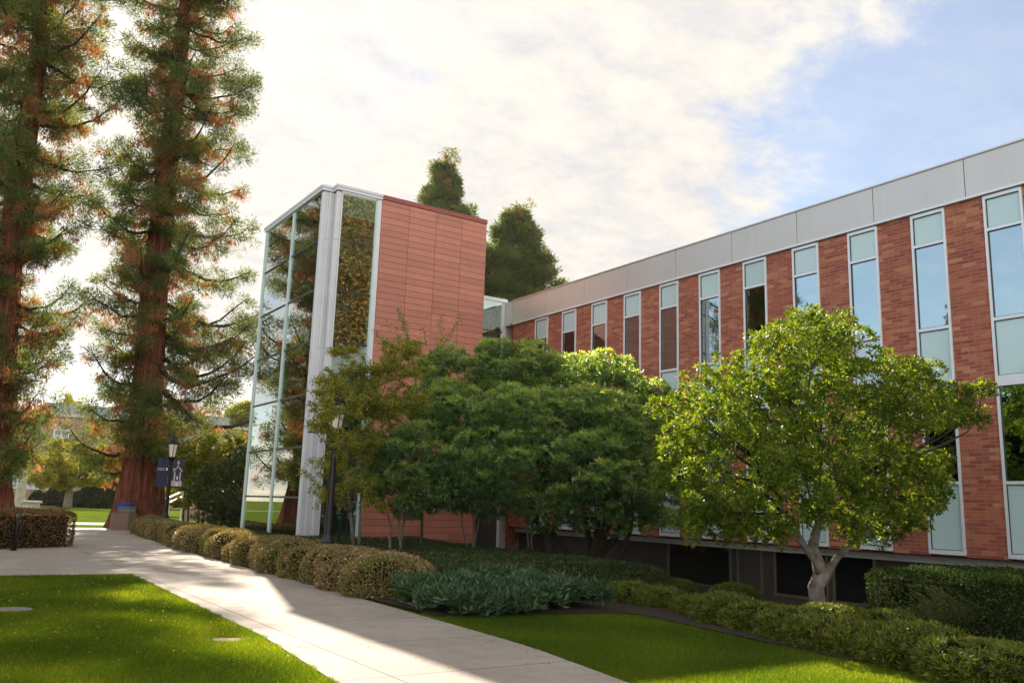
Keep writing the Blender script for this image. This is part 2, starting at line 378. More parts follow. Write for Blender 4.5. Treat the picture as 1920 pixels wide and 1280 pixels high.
def lump_points(lumps, dens, inner=.72, shell=(.82, 1.05)):
    """points + normals on the union surface of ellipsoids [(c, (rx,ry,rz))]"""
    Cs = np.array([l[0] for l in lumps], float); Rs = np.array([l[1] for l in lumps], float)
    Ps, Ns = [], []
    for c, r in zip(Cs, Rs):
        area = 4*PI*((r[0]*r[1])**1.6/3+(r[0]*r[2])**1.6/3+(r[1]*r[2])**1.6/3)**(1/1.6)
        n = max(6, int(area*dens)); d = rdir(n)
        sc_ = R.uniform(shell[0], shell[1], n)[:, None]
        p = c+d*r*sc_
        Ps.append(p); Ns.append(unit(d/r))
    P = np.concatenate(Ps); Nn = np.concatenate(Ns); keep = np.ones(len(P), bool)
    for c, r in zip(Cs, Rs):
        keep &= np.linalg.norm((P-c)/r, axis=1) > inner
    return P[keep], Nn[keep]
def sublumps(lumps, per, fr=(.28, .42), flat=.8, out=(.72, 1.0)):
    if not lumps: return []
    P, Nn = lump_points(lumps, per, .8, out)
    rs = []
    mean = np.mean([np.mean(l[1]) for l in lumps])
    for p in P:
        r = R.uniform(*fr)*mean; rs.append((p, (r, r, r*flat)))
    return rs
def pxlump(x, y, r, D, flat=1.0): # lump given by where it stands in space (via a sight line) and real size
    c = dep(x, y, D); rr = r*D/F
    return (c, (rr, rr, rr*flat))

def gz(x, y):
    t = min(1, max(0, (x-12.6)/2.8)); s = t*t*(3-2*t)
    u = min(1, max(0, (25-y)/4)); u = u*u*(3-2*u)
    return -.47*s*u
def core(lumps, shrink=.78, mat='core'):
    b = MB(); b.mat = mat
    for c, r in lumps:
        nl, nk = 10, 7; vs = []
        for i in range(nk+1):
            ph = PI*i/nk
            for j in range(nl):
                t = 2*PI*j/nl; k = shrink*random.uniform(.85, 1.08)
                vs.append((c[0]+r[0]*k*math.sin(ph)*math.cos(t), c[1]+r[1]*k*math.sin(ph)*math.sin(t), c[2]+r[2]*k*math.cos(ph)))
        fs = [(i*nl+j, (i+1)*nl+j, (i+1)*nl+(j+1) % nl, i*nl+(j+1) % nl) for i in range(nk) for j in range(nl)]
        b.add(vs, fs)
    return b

# ============================================================ SETTING
def lin(a, pts):
    ys = [p[0] for p in pts]; xs = [p[1] for p in pts]; return float(np.interp(a, ys, xs))
PL = [(2, 2.9), (7.85, 3.36), (10.7, 3.62), (19.6, 3.80), (20, 3.8), (45.6, 3.9)]
PR = [(2, 5.0), (6.7, 5.88), (8.8, 6.22), (11.2, 6.33), (13.6, 6.42), (19.5, 6.56), (28.5, 6.72), (39.9, 7.5), (45.6, 8.6)]
# ground sheet
def grid(xs, ys, zf):
    b = MB(); nx = len(xs)
    vs = [(x, y, zf(x, y)) for y in ys for x in xs]
    fs = [(j*nx+i, j*nx+i+1, (j+1)*nx+i+1, (j+1)*nx+i) for j in range(len(ys)-1) for i in range(nx-1)]
    return b.add(vs, fs)
xs = [-300, -100, -40, -20, -10, 0, 5, 10, 12]+list(np.arange(12.6, 15.8, .4))+[17, 20, 30, 60, 120, 400]
ys = [-150, -60, -20, 0, 5, 10, 15, 20]+list(np.arange(20.8, 25.6, .4))+[30, 40, 50, 60, 80, 100, 140, 250, 450]
tag(grid(xs, ys, gz).build('ground', 'grass'), kind='structure')
# concrete path: main walk plus side walk, a slab standing 2 cm proud
b = MB()
def strip(b, ys, fl, fr, z1, z0=-.05):
    L = [(fl(y), y) for y in ys]; Rr = [(fr(y), y) for y in ys]
    poly = L+Rr[::-1]; n = len(poly)
    vs = [(x, y, z1) for x, y in poly]+[(x, y, z0) for x, y in poly]
    k = len(ys); fs = [(i, 2*k-1-i, 2*k-2-i, i+1) for i in range(k-1)]
    fs += [(i, (i+1) % n, n+(i+1) % n, n+i) for i in range(n)]
    b.add(vs, fs)
strip(b, list(np.linspace(1, 45.6, 60)), lambda y: lin(y, PL), lambda y: lin(y, PR), .02)
b.add([(-30, 19.9, .02), (3.8, 19.75, .02), (3.8, 19.75, -.05), (-30, 19.9, -.05)], [(0, 1, 2, 3)])
b.add([(-30, 19.9, .016), (3.82, 19.75, .016), (3.9, 29.8, .016), (1.9, 28.8, .016), (-4, 26.5, .016), (-30, 24, .016)], [(0, 1, 2, 3, 4, 5)])
tag(b.build('path', 'concrete'), kind='structure')
b = MB(); b.box(-40, 60, 49.6, 53.6, -.05, .02); tag(b.build('cross_path', 'concrete'), kind='structure')
b = MB(); b.box(-40, 60, 108.5, 111, -.05, .05); tag(b.build('far_path', 'concrete'), kind='structure')
# planting bed of mulch
BL = [(2, 9.0), (5.86, 9.1), (8.16, 9.35), (10.5, 9.7), (11.0, 9.6), (11.3, 8.2), (11.6, 6.5), (13.6, 6.5), (28.5, 6.8), (39.9, 7.6), (45, 9)]
yy = [2, 4, 6, 7, 8, 9, 10, 10.6, 11.0, 11.3, 11.6, 12.5, 13.6, 16, 19, 20.2, 21, 22, 23, 24, 25, 27, 30, 35, 40, 42]
b = MB(); nx = 24; vs = []
for y in yy:
    l = lin(y, BL)
    for i in range(nx):
        x = l+(18.9-l)*i/(nx-1); vs.append((x, y, gz(x, y)+.035))
b.add(vs, [(j*nx+i, j*nx+i+1, (j+1)*nx+i+1, (j+1)*nx+i) for j in range(len(yy)-1) for i in range(nx-1)])
tag(b.build('planting_bed', 'soil'), kind='structure')
# bare patch in the lawn
c0 = onz(425, 1200); b = MB(); n = 26
vs = [(c0[0], c0[1], .012)]+[(c0[0]+math.cos(t)*.19*(1+.35*math.sin(3*t+1)), c0[1]+math.sin(t)*.22*(1+.3*math.sin(4*t)), .006) for t in np.linspace(0, 2*PI, n, endpoint=False)]
b.add(vs, [(0, 1+i, 1+(i+1) % n) for i in range(n)])
tag(b.build('bare_soil', 'dirt'), kind='structure')

# lawn blades: real grass in front of the camera
def blades(n, region, hmin=.03, hmax=.06):
    P = []
    tot = 0
    while tot < n:
        D = 6+R.random(n*2)**1.35*15
        px = R.uniform(-30, 1960, n*2)
        # spread over the ground in view by distance
        a = TH+np.arctan((px-960)/F)
        d = D/np.cos(np.arctan((px-960)/F))
        q = np.stack([np.sin(a)*d, np.cos(a)*d, np.zeros(n*2)], 1)
        q = q[region(q)]; P.append(q); tot += len(q)
    P = np.concatenate(P)[:n]
    return P
def npin(y, pts): return np.interp(y, [p[0] for p in pts], [p[1] for p in pts])
cv = onz(28, 1143)
def reg_left(q):
    e = (q[:, 0] < npin(q[:, 1], PL)-.0+.03*np.sin(q[:, 1]*9)) & (q[:, 1] < 19.8) & (q[:, 1] > 5)
    e &= ((q[:, 0]-c0[0])**2+(q[:, 1]-c0[1])**2 > .18**2*(.7+.6*R.random(len(q)))) & ((q[:, 0]-cv[0])**2+(q[:, 1]-cv[1])**2 > .3**2)
    return e
def reg_right(q):
    return (q[:, 0] > npin(q[:, 1], PR)+.02*np.sin(q[:, 1]*7)) & (q[:, 0] < npin(q[:, 1], BL)+.0) & (q[:, 1] < 12) & (q[:, 1] > 4)
PP = np.concatenate([blades(330000, reg_left), blades(190000, reg_right)])
n = len(PP); D = np.stack([R.normal(size=n)*.45, R.normal(size=n)*.45, np.ones(n)], 1)
dist = np.linalg.norm(PP[:, :2], axis=1)
v = np.clip(.45+.18*R.normal(size=n)+.12*np.sin(PP[:, 0]*2.1+np.sin(PP[:, 1]*1.3)*2), 0, .97); v[R.random(n) < .012] = 1
tag(leafmesh('grass', PP, D, R.uniform(.03, .055, n), .0045*(.7+dist/12), 'l_grass', tri=True, v=v),
    kind='stuff', label='short mown green grass beside the path')

# ============================================================ BRICK WING
XF = 18.4
wing = empty('brick_building', (18.4, 27.8, 0), 'long two-storey red brick wing with narrow full-height windows and a pale metal parapet', 'building')
winY = [9.33-.40+1.692*i for i in range(-4, 11)]  # window centres
winY = [8.93+1.69*i for i in range(-4, 11)]
HW = .41
b = MB()
edges = [-14]+[e for y in winY for e in (y-HW, y+HW)]+[27.75]
for i in range(0, len(edges), 2):
    b.box(XF, XF+.34, edges[i], edges[i+1], .90, 8.66)
b.box(XF+.30, XF+.75, 27.752, 28.6, 0, 8.66)      # return pier at the far end
b.box(XF+.01, XF+13, 28.3, 28.64, 0, 9.3)
b.build('wall', 'brick', wing)
b = MB(); b.box(XF+.005, XF+.6, -14, 27.7, .862, .897); b.build('wall_soffit', 'gap', wing)
for k, i in enumerate(range(-10, 8)):
    y0 = 9.68+2.26*i+.008; y1 = y0+2.26-.016
    if y1 > 27.7: y1 = 27.72
    b = MB(); b.box(XF-.07, XF+.12, y0, y1, 8.70, 9.585); b.build('parapet_panel', 'parapet', wing, bevel=.006)
b = MB(); b.box(XF-.045, XF+.35, -14, 27.70, 8.665, 9.56); b.build('parapet_backing', 'gap', wing)
b = MB(); b.box(XF-.10, XF+.40, -14, 27.74, 9.588, 9.625); b.build('coping', 'parapet', wing)
b = MB(); b.box(XF-.095, XF+.1, -14, 27.74, 8.635, 8.692); b.build('drip_edge', 'frame', wing)
b = MB(); b.box(XF-.07, XF+.36, 27.745, 28.28, 8.72, 9.6); b.box(XF-.065, XF+.1, 27.9, 28.27, 8.66, 8.715); b.build('parapet_end', 'parapet', wing)
b = MB(); b.box(XF+.36, XF+13, -14, 28.29, 9.2, 9.38); b.build('roof', 'interior_dark', wing)
# rooms behind the glass
b = MB()
b.box(XF+5, XF+5.1, -14, 28.2, -.4, 9.19); b.box(XF+.36, XF+4.99, -14, 28.2, 4.42, 4.63, 1); b.box(XF+.36, XF+4.99, -14, 28.2, .7, .93, 1)
b.box(XF+.9, XF+4.99, -14, 28.2, 7.95, 8.1, 1)
for y in np.arange(-9, 27, 5.07): b.box(XF+.5, XF+4.98, y, y+.1, .94, 7.94)
b.build('interior', ['interior', 'ceil'], wing)
# recessed ground storey
b = MB(); XB = 18.92
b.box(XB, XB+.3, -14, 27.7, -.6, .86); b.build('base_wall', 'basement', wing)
for (ya, yb) in ((17.15, 19.66), (16.05, 16.95), (14.0, 15.68), (12.68, 13.88), (9.0, 11.1)):
    f = MB(); w = .07
    f.box(XB-.05, XB-.002, ya, yb, -.43, -.36); f.box(XB-.05, XB-.002, ya, yb, .74, .82)
    f.box(XB-.05, XB-.002, ya, ya+w, -.359, .739); f.box(XB-.05, XB-.002, yb-w, yb, -.359, .739)
    fo = f.build('window', 'baseframe', wing)
    g = MB(); g.box(XB-.02, XB-.004, ya+w, yb-w, -.36, .74)
    g.build('pane', 'interior_dark' if yb-ya < 1 else 'darkpane', fo) if False else None
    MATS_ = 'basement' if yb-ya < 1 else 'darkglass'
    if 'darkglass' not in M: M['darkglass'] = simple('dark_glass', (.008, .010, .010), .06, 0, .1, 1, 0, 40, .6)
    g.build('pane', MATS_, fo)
# windows: prototype, then copies
def build_window(y):
    f = MB(); x0, x1 = XF-.035, XF+.10; w = .055
    f.box(x0, x1, y-HW, y-HW+w, .93, 8.61); f.box(x0, x1, y+HW-w, y+HW, .93, 8.61)
    for z0, z1 in ((.93, 1.02), (2.41, 2.475), (4.44, 4.66), (5.83, 5.90), (7.81, 7.88), (8.535, 8.61)):
        f.box(x0-.004, x1, y-HW+w, y+HW-w, z0, z1)
    fo = f.build('window', 'frame', wing)
    def pane(nm, z0, z1, m, x):
        p = MB(); p.box(x, x+.015, y-HW+w, y+HW-w, z0, z1); q = p.build(nm, m, fo); return q
    g = MB()                                       # dark gasket round the panes
    for z0, z1 in ((1.02, 2.41), (2.475, 4.44), (4.66, 5.83), (5.90, 7.81), (7.88, 8.535)):
        g.box(XF-.012, XF+.03, y-HW+w, y-HW+w+.014, z0, z1); g.box(XF-.012, XF+.03, y+HW-w-.014, y+HW-w, z0, z1)
        g.box(XF-.012, XF+.03, y-HW+w+.014, y+HW-w-.014, z0, z0+.014)
        g.box(XF-.012, XF+.03, y-HW+w+.014, y+HW-w-.014, z1-.014, z1)
    g.build('gasket', 'darkframe', fo)
    pane('pane', 5.90, 7.81, 'glass', XF+.012); pane('pane', 2.475, 4.44, 'glass', XF+.012)
    pane('spandrel_panel', 7.88, 8.535, 'spandrel', XF+.010); pane('spandrel_panel', 4.66, 5.83, 'spandrel', XF+.010); pane('spandrel_panel', 1.02, 2.41, 'spandrel', XF+.010)
    return fo
w0 = build_window(winY[0]); kids = list(w0.children)
for i_, y in enumerate(winY[1:]):
    c = w0.copy(); C.objects.link(c); c.parent = wing; c.location.y += y-winY[0]
    for k in kids: d = k.copy(); C.objects.link(d); d.parent = c
    if i_ % 3 != 1:
        bd = MB(); bd.box(XF+.10, XF+.115, y-HW+.06, y+HW-.06, 7.81-[.45, .8, .3][i_ % 3], 7.81); ROOT[c.name] = ROOT[wing.name]+Vector((0, y-winY[0], 0)); bd.build('pale_strip', 'interior', c)  # added pale strip imitates the ceiling's reflection in the upper glass

# ============================================================ GLASS TOWER
XL, YT, ZT = 9.54, 25.5, 11.74; YB = 31.6; XR = 15.6
tower = empty('glass_stair_tower', (XL, 25.85, 0), 'glazed stair tower with white corner columns and a terracotta red panel wall', 'building')
# corner column: stepped white cladding round the notch
b = MB()
b.box(XL, XL+.10, 25.86, 26.02, 0, 11.52)
b.prism([(XL, 25.86), (XL+.02, 25.80), (9.80, 25.80), (9.80, 25.86)], 0, 11.52)
b.box(XL+.37, XL+.47, YT+.12, 25.84, 0, 11.52)
b.box(9.80, 9.91, 25.78, 25.86, 0, 11.52)
b.box(XL+.34, 10.04, YT, YT+.12, 0, 11.52)
b.box(9.72, 9.80, 25.74, 25.797, 0, 11.52)
co = b.build('corner_column', 'column', tower, bevel=.012)
for z in (2.9, 6.35, 9.9):
    b = MB(); b.box(9.717, 9.803, 25.735, 25.80, z, z+.012); b.build('joint', 'greylid', co)
    b = MB(); b.box(XL+.335, 10.043, YT-.003, YT+.05, z, z+.012); b.build('joint', 'greylid', co)
# front (towards the path) curtain wall on X = XL
YM = (26.02, 28.57, 31.45)
lev = [.15, 1.7, 3.25, 4.9, 6.58, 8.24, 9.9, 11.52]
def bar(nm, m, *bx, parent=tower, bevel=0):
    b = MB()
    for q in bx: b.box(*q)
    return b.build(nm, m, parent, bevel=bevel)
bar('mullion', 'frame', (XL-.02, XL+.05, 28.53, 28.64, 0, 11.52))
bar('glass_fin', 'fin', (XL-.018, XL+.30, 28.46, 28.527, 0, 11.52))
bar('mullion', 'frame', (XL-.02, XL+.05, 31.45, 31.6, 0, 11.52))
bar('glass_fin', 'fin', (XL-.018, XL+.30, 31.36, 31.447, 0, 11.52))
for z in lev[1:-1]:
    bar('transom', 'darkframe', (XL-.012, XL+.05, 26.022, 28.458, z-.03, z+.03), (XL-.012, XL+.05, 28.645, 31.358, z-.03, z+.03))
for z0, z1 in zip(lev[:-1], lev[1:]):
    for y0, y1 in ((26.03, 28.45), (28.65, 31.35)):
        bar('pane', 'towerglass', (XL+.012, XL+.026, y0, y1, z0+.031, z1-.031))
# end (facing the camera) curtain wall on Y = YT
bar('mullion', 'frame', (11.31, 11.46, YT-.02, YT+.12, 0, 11.54))
bar('glass_fin', 'fin', (11.262, 11.308, YT-.01, YT+.22, 0, 11.54))
bar('head_frame', 'frame', (10.045, 11.305, YT-.01, YT+.1, 11.50, 11.56), (10.045, 10.085, YT-.01, YT+.1, 0, 11.49))
for z in lev[1:-1]:
    bar('transom', 'darkframe', (10.09, 11.26, YT-.004, YT+.06, z-.03, z+.03))
for z0, z1 in zip(lev[:-1], lev[1:]):
    bar('pane', 'towerglass', (10.09, 11.258, YT+.012, YT+.026, z0+.031, (z1 if z1 < 11 else 11.49)-.031))
bar('soffit_panel', 'frost', (10.05, 11.30, YT+.03, YT+.06, 10.75, 11.5))
bar('soffit_panel', 'frost', (XL+.03, XL+.06, 26.05, 31.3, 10.75, 11.5))
# roof edge, following the notch
b = MB()
poly = [(XL-.06, 25.80), (9.85, 25.80), (9.85, YT-.05), (11.47, YT-.05), (11.47, YT+.1), (15.4, YT+.1), (15.4, 31.66), (XL-.06, 31.66)]
b.prism(poly, 11.565, 11.66); poly2 = [(x-.02 if x < 9.6 else x, y-.02 if y < 26 else y) for x, y in poly]
b.prism([(XL-.085, 25.775), (9.83, 25.775), (9.83, YT-.075), (11.475, YT-.075), (11.475, YT+.1), (15.4, YT+.1), (15.4, 31.69), (XL-.085, 31.69)], 11.663, 11.745)
b.build('roof_edge', 'frame', tower)
# terracotta panel wall
b = MB(); b.box(11.468, XR-.02, YT+.02, YT+.18, 0, 11.60); b.box(XR-.18, XR-.02, YT+.19, 31.5, 0, 11.6); b.build('wall_backing', 'gap', tower)
cols = np.linspace(11.475, XR, 5); rows = np.arange(.05, 11.60, .2148); b = MB()
for i in range(4):
    for z in rows:
        z1 = min(z+.2148-.012, 11.58)
        if z1-z > .05: b.box(cols[i]+.006, cols[i+1]-(.006 if i < 3 else 0), YT-.012, YT+.018, z, z1)
for i in range(5):
    for z in rows:
        z1 = min(z+.2148-.012, 11.58)
        if z1-z > .05: b.box(XR-.018, XR+.012, YT+.02+i*1.2, YT+.02+i*1.2+1.19, z, z1)
b.build('wall', 'redpanel', tower)
b = MB(); b.box(11.478, XR+.02, YT-.03, YT+.2, 11.604, 11.755); b.box(XR-.2, XR+.02, YT+.203, 31.5, 11.604, 11.755); b.build('wall_cap', 'redcap', tower)
# interior: landings, core, stair flights, back glazing
bar('floor_slab', 'ceil', (XL+.36, 15.3, 26.1, 31.3, 10.52, 10.7)); bar('floor_slab', 'ceil', (XL+.4, 15.3, 28.9, 31.3, 4.55, 4.85)); bar('floor_slab', 'ceil', (11.6, 15.3, 25.8, 31.3, 8.45, 8.6))
bar('interior_wall', 'interior', (12.3, 12.45, 26.0, 31.2, 0, 8.44)); bar('interior_wall', 'wood', (11.47, 12.29, 25.75, 25.9, .1, 10.5))
bar('rear_wall', 'interior', (12.31, 15.4, 31.41, 31.58, 0, 11.5)); bar('rear_wall', 'darkframe', (XL+.06, 9.95, 31.42, 31.58, 0, 11.5), (10.85, 11.05, 31.42, 31.58, 0, 11.5), (11.9, 12.30, 31.42, 31.58, 0, 11.5))
for z in lev[1:-1]: bar('transom', 'darkframe', (9.955, 10.845, 31.45, 31.54, z-.04, z+.04), (11.055, 11.895, 31.45, 31.54, z-.04, z+.04))
for xa, xb in ((9.96, 10.84), (11.06, 11.89)): bar('pane', 'towerglass', (xa, xb, 31.49, 31.5, .1, 11.5))
for (ya, yb, za, zb, xa) in ((26.4, 29.6, .2, 2.5, 10.2), (29.6, 26.4, 2.5, 4.7, 11.2), (26.4, 29.6, 4.85, 6.6, 10.2), (29.6, 26.4, 6.6, 8.5, 11.2)):
    b = MB(); n = 12
    for i in range(n):
        t0 = i/n; t1 = (i+1)/n; y0 = ya+(yb-ya)*t0; y1 = ya+(yb-ya)*t1; z = za+(zb-za)*t1
        b.box(xa, xa+.95, min(y0, y1), max(y0, y1), z-.16, z)
    so = b.build('stair_flight', 'greylid', tower)
    r = MB()
    for xx in (xa+.02, xa+.93):
        r.tube([(xx, ya, za+.95), (xx, yb, zb+.95)], .025, 6)
        for i in range(0, 25):
            t = (i+.5)/25; r.tube([(xx, ya+(yb-ya)*t, za+(zb-za)*t), (xx, ya+(yb-ya)*t, za+(zb-za)*t+.95)], .009, 4)
    r.build('handrail', 'darkframe', so)
bar('interior_wall', 'interior_dark', (9.7, 12.29, 31.2, 31.3, 0, 2.4)); bar('ladder', 'wood', (10.9, 11.0, 30.2, 30.3, .1, 4.5)) if False else None

# ============================================================ LINK
lk = empty('glass_link', (17.2, 28.3, 0), 'narrow glazed link between the red panel tower and the brick wing', 'building')
bar('frame', 'frame', (18.22, 18.40, 28.30, 28.42, 0, 9.6), (17.12, 17.2, 28.30, 28.42, 0, 9.6), (15.65, 18.42, 28.27, 28.45, 9.62, 9.76), parent=lk)
bar('end_panel', 'parapet', (18.403, 18.69, 28.284, 28.297, 0, 9.6), parent=lk)
for z in (1.7, 3.25, 4.9, 6.6, 8.4): bar('transom', 'darkframe', (17.202, 18.218, 28.30, 28.36, z-.025, z+.025), parent=lk)
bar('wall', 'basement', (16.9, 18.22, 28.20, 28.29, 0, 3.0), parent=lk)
for z0, z1 in ((.1, 1.67), (1.73, 3.22), (3.28, 4.87), (4.93, 6.57), (6.63, 8.37), (8.43, 9.6)): bar('pane', 'towerglass', (17.202, 18.218, 28.33, 28.342, z0, z1), parent=lk)
bar('wall', 'interior_dark', (15.65, 17.118, 28.33, 28.4, 0, 9.6), parent=lk)
bar('interior', 'interior', (15.65, 18.3, 31.0, 31.1, 0, 8.0), (17.3, 18.3, 28.6, 30.9, 8.0, 8.2), (17.3, 18.3, 28.6, 30.9, 4.2, 4.5), parent=lk)

# ============================================================ PLANTS
def limb(b, p0, p1, r0, r1, bend=.15, n=7, sides=7, mi=0):
    p0 = np.array(p0, float); p1 = np.array(p1, float); L = np.linalg.norm(p1-p0)
    o = R.normal(size=3)*bend*L*.5; pts = []; rad = []
    for i in range(n):
        t = i/(n-1); pts.append(p0+(p1-p0)*t+o*math.sin(PI*t)+R.normal(size=3)*.012*L*(0 < t < 1)); rad.append(r0+(r1-r0)*t)
    b.tube(pts, rad, sides, mi); return pts

# ---- giant sequoias
def sequoia(name, base, H, prof, z0, nbr, label, group, lean=(0, 0), brown=.38, nt=84, flare=.62, rr=.8, spike=(.20, .038), tuft=(.32, .60), amp=.85):
    root = empty(name, base, label, 'tree', group)
    bx, by, bz = base
    def tr(z): return rr*max(.02, 1-z/H)**.8+flare*math.exp(-z/1.7)+.02
    def tc(z): k = min(1, z/12.); return bx+lean[0]*k, by+lean[1]*k
    b = MB(); nj = 150; zs = list(np.concatenate([np.linspace(-.3, 8, 70), np.linspace(8.3, H, 60)]))
    vs = []
    for z in zs:
        cx, cy = tc(z); r = tr(z)
        for j in range(nj):
            t = 2*PI*j/nj
            f = noise.noise(Vector((math.cos(t)*8.5, math.sin(t)*8.5, z*.28+bx)))+.6*noise.noise(Vector((math.cos(t)*17, math.sin(t)*17, z*.5)))
            f2 = noise.noise(Vector((math.cos(t)*1.6, math.sin(t)*1.6, z*.15+7)))
            q = r*(1+.2*(-abs(f)*1.6+.25)+.12*f2*math.exp(-z/6)+.05*f2)
            vs.append((cx+q*math.cos(t), cy+q*math.sin(t), bz+z))
    b.add(vs, [(i*nj+j, i*nj+(j+1) % nj, (i+1)*nj+(j+1) % nj, (i+1)*nj+j) for i in range(len(zs)-1) for j in range(nj)])
    T = []; TB = []
    limbs = MB()
    for i in range(nbr):
        u = (i+.5)/nbr; z = z0+(H-1-z0)*u**1.05+R.normal()*.25
        az = i*2.39996+R.normal()*.35
        d = np.array([math.cos(az), math.sin(az), 0]); s = float(d@r0)
        L = prof(z, s)*R.uniform(.75, 1.12)*min(1.12, max(.5, 1.0+amp*noise.noise(Vector((math.cos(az)*1.3+bx, math.sin(az)*1.3, z*.30))))); cx, cy = tc(z)
        side = np.array([-d[1], d[0], 0])
        dr = R.uniform(.12, .42)*(1-.4*u); up = R.uniform(.1, .3); sw = R.normal()*.16
        pts = []; n = 9; rb = (.055+.020*L)*(1-.45*u)
        for k in range(n):
            t = k/(n-1)
            pts.append(np.array([cx, cy, bz+z])+d*(L*t)+side*(sw*L*t*t)+np.array([0, 0, L*(-dr*math.sin(PI*t*.85)+up*t*t*.9)])+R.normal(size=3)*.05*(k > 0))
        limbs.tube(pts, [rb*(1-.8*k/(n-1)) for k in range(n)], 5, cap=False)
        P = np.array(pts)
        ntw = int(4+L*1.9)
        for q in range(ntw):
            t = .16+.84*(q+R.random())/ntw; x = t*(n-1); k0 = min(n-2, int(x)); fr = x-k0
            p = P[k0]*(1-fr)+P[k0+1]*fr
            tl = R.uniform(.35, 1.0)*(.5+.22*L)*(1.15-t*.55)
            td = unit(side*R.choice([-1, 1])*R.uniform(.3, 1)+d*R.uniform(.1, .8)+np.array([0, 0, R.uniform(-1.0, .25)]))
            e = p+td*tl; mdl = (p+e)/2+np.array([0, 0, -.08*tl])
            limbs.tube([p, mdl, e], [.022, .015, .008], 3, cap=False)
            isb = R.random() < brown*(1.35-.8*t)
            for w in np.linspace(.45, 1, 2 if tl < .8 else 3):
                c = p*(1-w)+e*w+R.normal(size=3)*.08
                (TB if isb else T).append((c, td))
        for _ in range(2): T.append((P[-1]+R.normal(size=3)*.14, d))
        # feathery short growth close to the stem
        for _ in range(6):
            c = P[1]*.5+P[3]*.5+R.normal(size=3)*.48; (TB if R.random() < .4 else T).append((c, d))
    trunk = b.build('trunk', 'bark', root, smooth=True)
    limbs.build('branch', 'darkbark', root)
    c = np.array([t[0] for t in T]); dd = np.array([t[1] for t in T]); n = len(c)
    rho = R.uniform(*tuft, n)
    idx = np.repeat(np.arange(n), nt); dv = unit(rdir(len(idx))*np.array([1, 1, .8])+dd[idx]*.35+np.array([0, 0, .12]))
    PG = c[idx]+dv*(rho[idx]*R.random(len(idx))**.6)[:, None]*np.array([1, 1, .75]); DG = unit(dv+R.normal(size=dv.shape)*.35+np.array([0, 0, .1]))
    vg = np.clip(.27+.13*R.normal(size=n)[idx]+.1*R.normal(size=len(idx)), 0, .58)
    c2 = np.array([t[0] for t in TB]); n2 = len(c2); nt2 = int(nt*.62)
    id2 = np.repeat(np.arange(n2), nt2); r2 = rdir(len(id2))
    PB = c2[id2]+r2*np.array([.36, .36, .3])*R.random(len(id2))[:, None]
    DB = unit(r2*.45+np.array([0, 0, -1.0])); vb = np.clip(.84+.09*R.normal(size=n2)[id2]+.06*R.normal(size=len(id2)), .68, 1)
    Pp = np.concatenate([PG, PB]); Dd = np.concatenate([DG, DB]); vv = np.concatenate([vg, vb]); m = len(Pp)
    leafmesh('crown', Pp, Dd, spike[0]*(.7+.6*R.random(m)), spike[1]*(.7+.6*R.random(m)), 'l_seq', root, v=vv)
    return root
def prof2(z, s):
    rgt = np.interp(z, [3, 5, 8, 13, 15, 19, 25, 33, 40], [4.3, 5.6, 5.8, 5.7, 4.9, 4.5, 3.6, 2.1, .3])
    lft = np.interp(z, [3, 4.5, 6, 9, 13, 16, 25, 33, 40], [3.2, 3.2, 2.1, 2.2, 2.4, 2.6, 2.8, 1.9, .3])
    k = .5+.5*s; return lft*(1-k)+rgt*k
def prof1(z, s):
    a = np.interp(z, [3, 6, 10, 13, 17, 22, 27, 34, 40], [2.5, 2.7, 3.1, 3.4, 4.3, 4.4, 4.0, 2.2, .3]); return a
s2 = floor_at(264, 950, 42); s1 = floor_at(-21, 950, 38)
lo = r0*-.55
seq2 = sequoia('giant_sequoia', s2, 40, prof2, 3.3, 155, 'giant sequoia with red furrowed trunk rising behind the waste bin, nearest the glass tower', None, lean=(lo[0], lo[1]))
seq1 = sequoia('giant_sequoia', s1, 40, prof1, 3.0, 145, 'giant sequoia at the left edge of the photo, its trunk behind the reddish hedge', None, lean=(lo[0]*1.3, lo[1]*1.3), flare=.5, rr=.72)
def copy_tree(src, loc, rz, label, sc_=1, group=None):
    r = src.copy(); C.objects.link(r); r.location = loc; r.rotation_euler = (0, 0, rz); r.scale = (sc_,)*3; r['label'] = label
    if group: r['group'] = group
    for ch in src.children: c = ch.copy(); C.objects.link(c); c.parent = r
    return r
copy_tree(seq2, (-12, 42, 0), 2.2, 'giant sequoia standing left of the frame, seen mirrored in the wing windows', .95)
copy_tree(seq1, (34, -27, 0), 1.0, 'giant sequoia behind the brick wing, its sunlit side mirrored in the tower end glass', .95)
copy_tree(seq1, (-23, 33, 0), 3.0, 'smaller dark conifer left of the frame, mirrored in the nearest wing windows', .43)
# ---- far sequoias behind the tower
def proff(r_):
    return lambda z, s: r_(z)
t3 = dep(835, 298, 75); t4 = dep(968, 384, 75)
sequoia('giant_sequoia', (float(t3[0]), float(t3[1]), 0), float(t3[2]), lambda z, s: float(np.interp(z, [8, 20, 26, 29, 31], [5.0, 3.8, 2.3, 1.0, .1])), 14, 110,
        'distant conical sequoia with a rusty top rising over the red panel wall', None, nt=64, spike=(.36, .085), tuft=(.42, .72), brown=.3, amp=.45)
sequoia('giant_sequoia', (float(t4[0]), float(t4[1]), 0), float(t4[2]), lambda z, s: float(np.interp(z, [8, 17, 21, 24.5, 27], [5.4, 4.7, 3.4, 1.6, .1])), 12, 120,
        'distant rounded green sequoia above the glass link and parapet end', None, nt=64, spike=(.36, .085), tuft=(.45, .8), brown=.08, amp=.3)

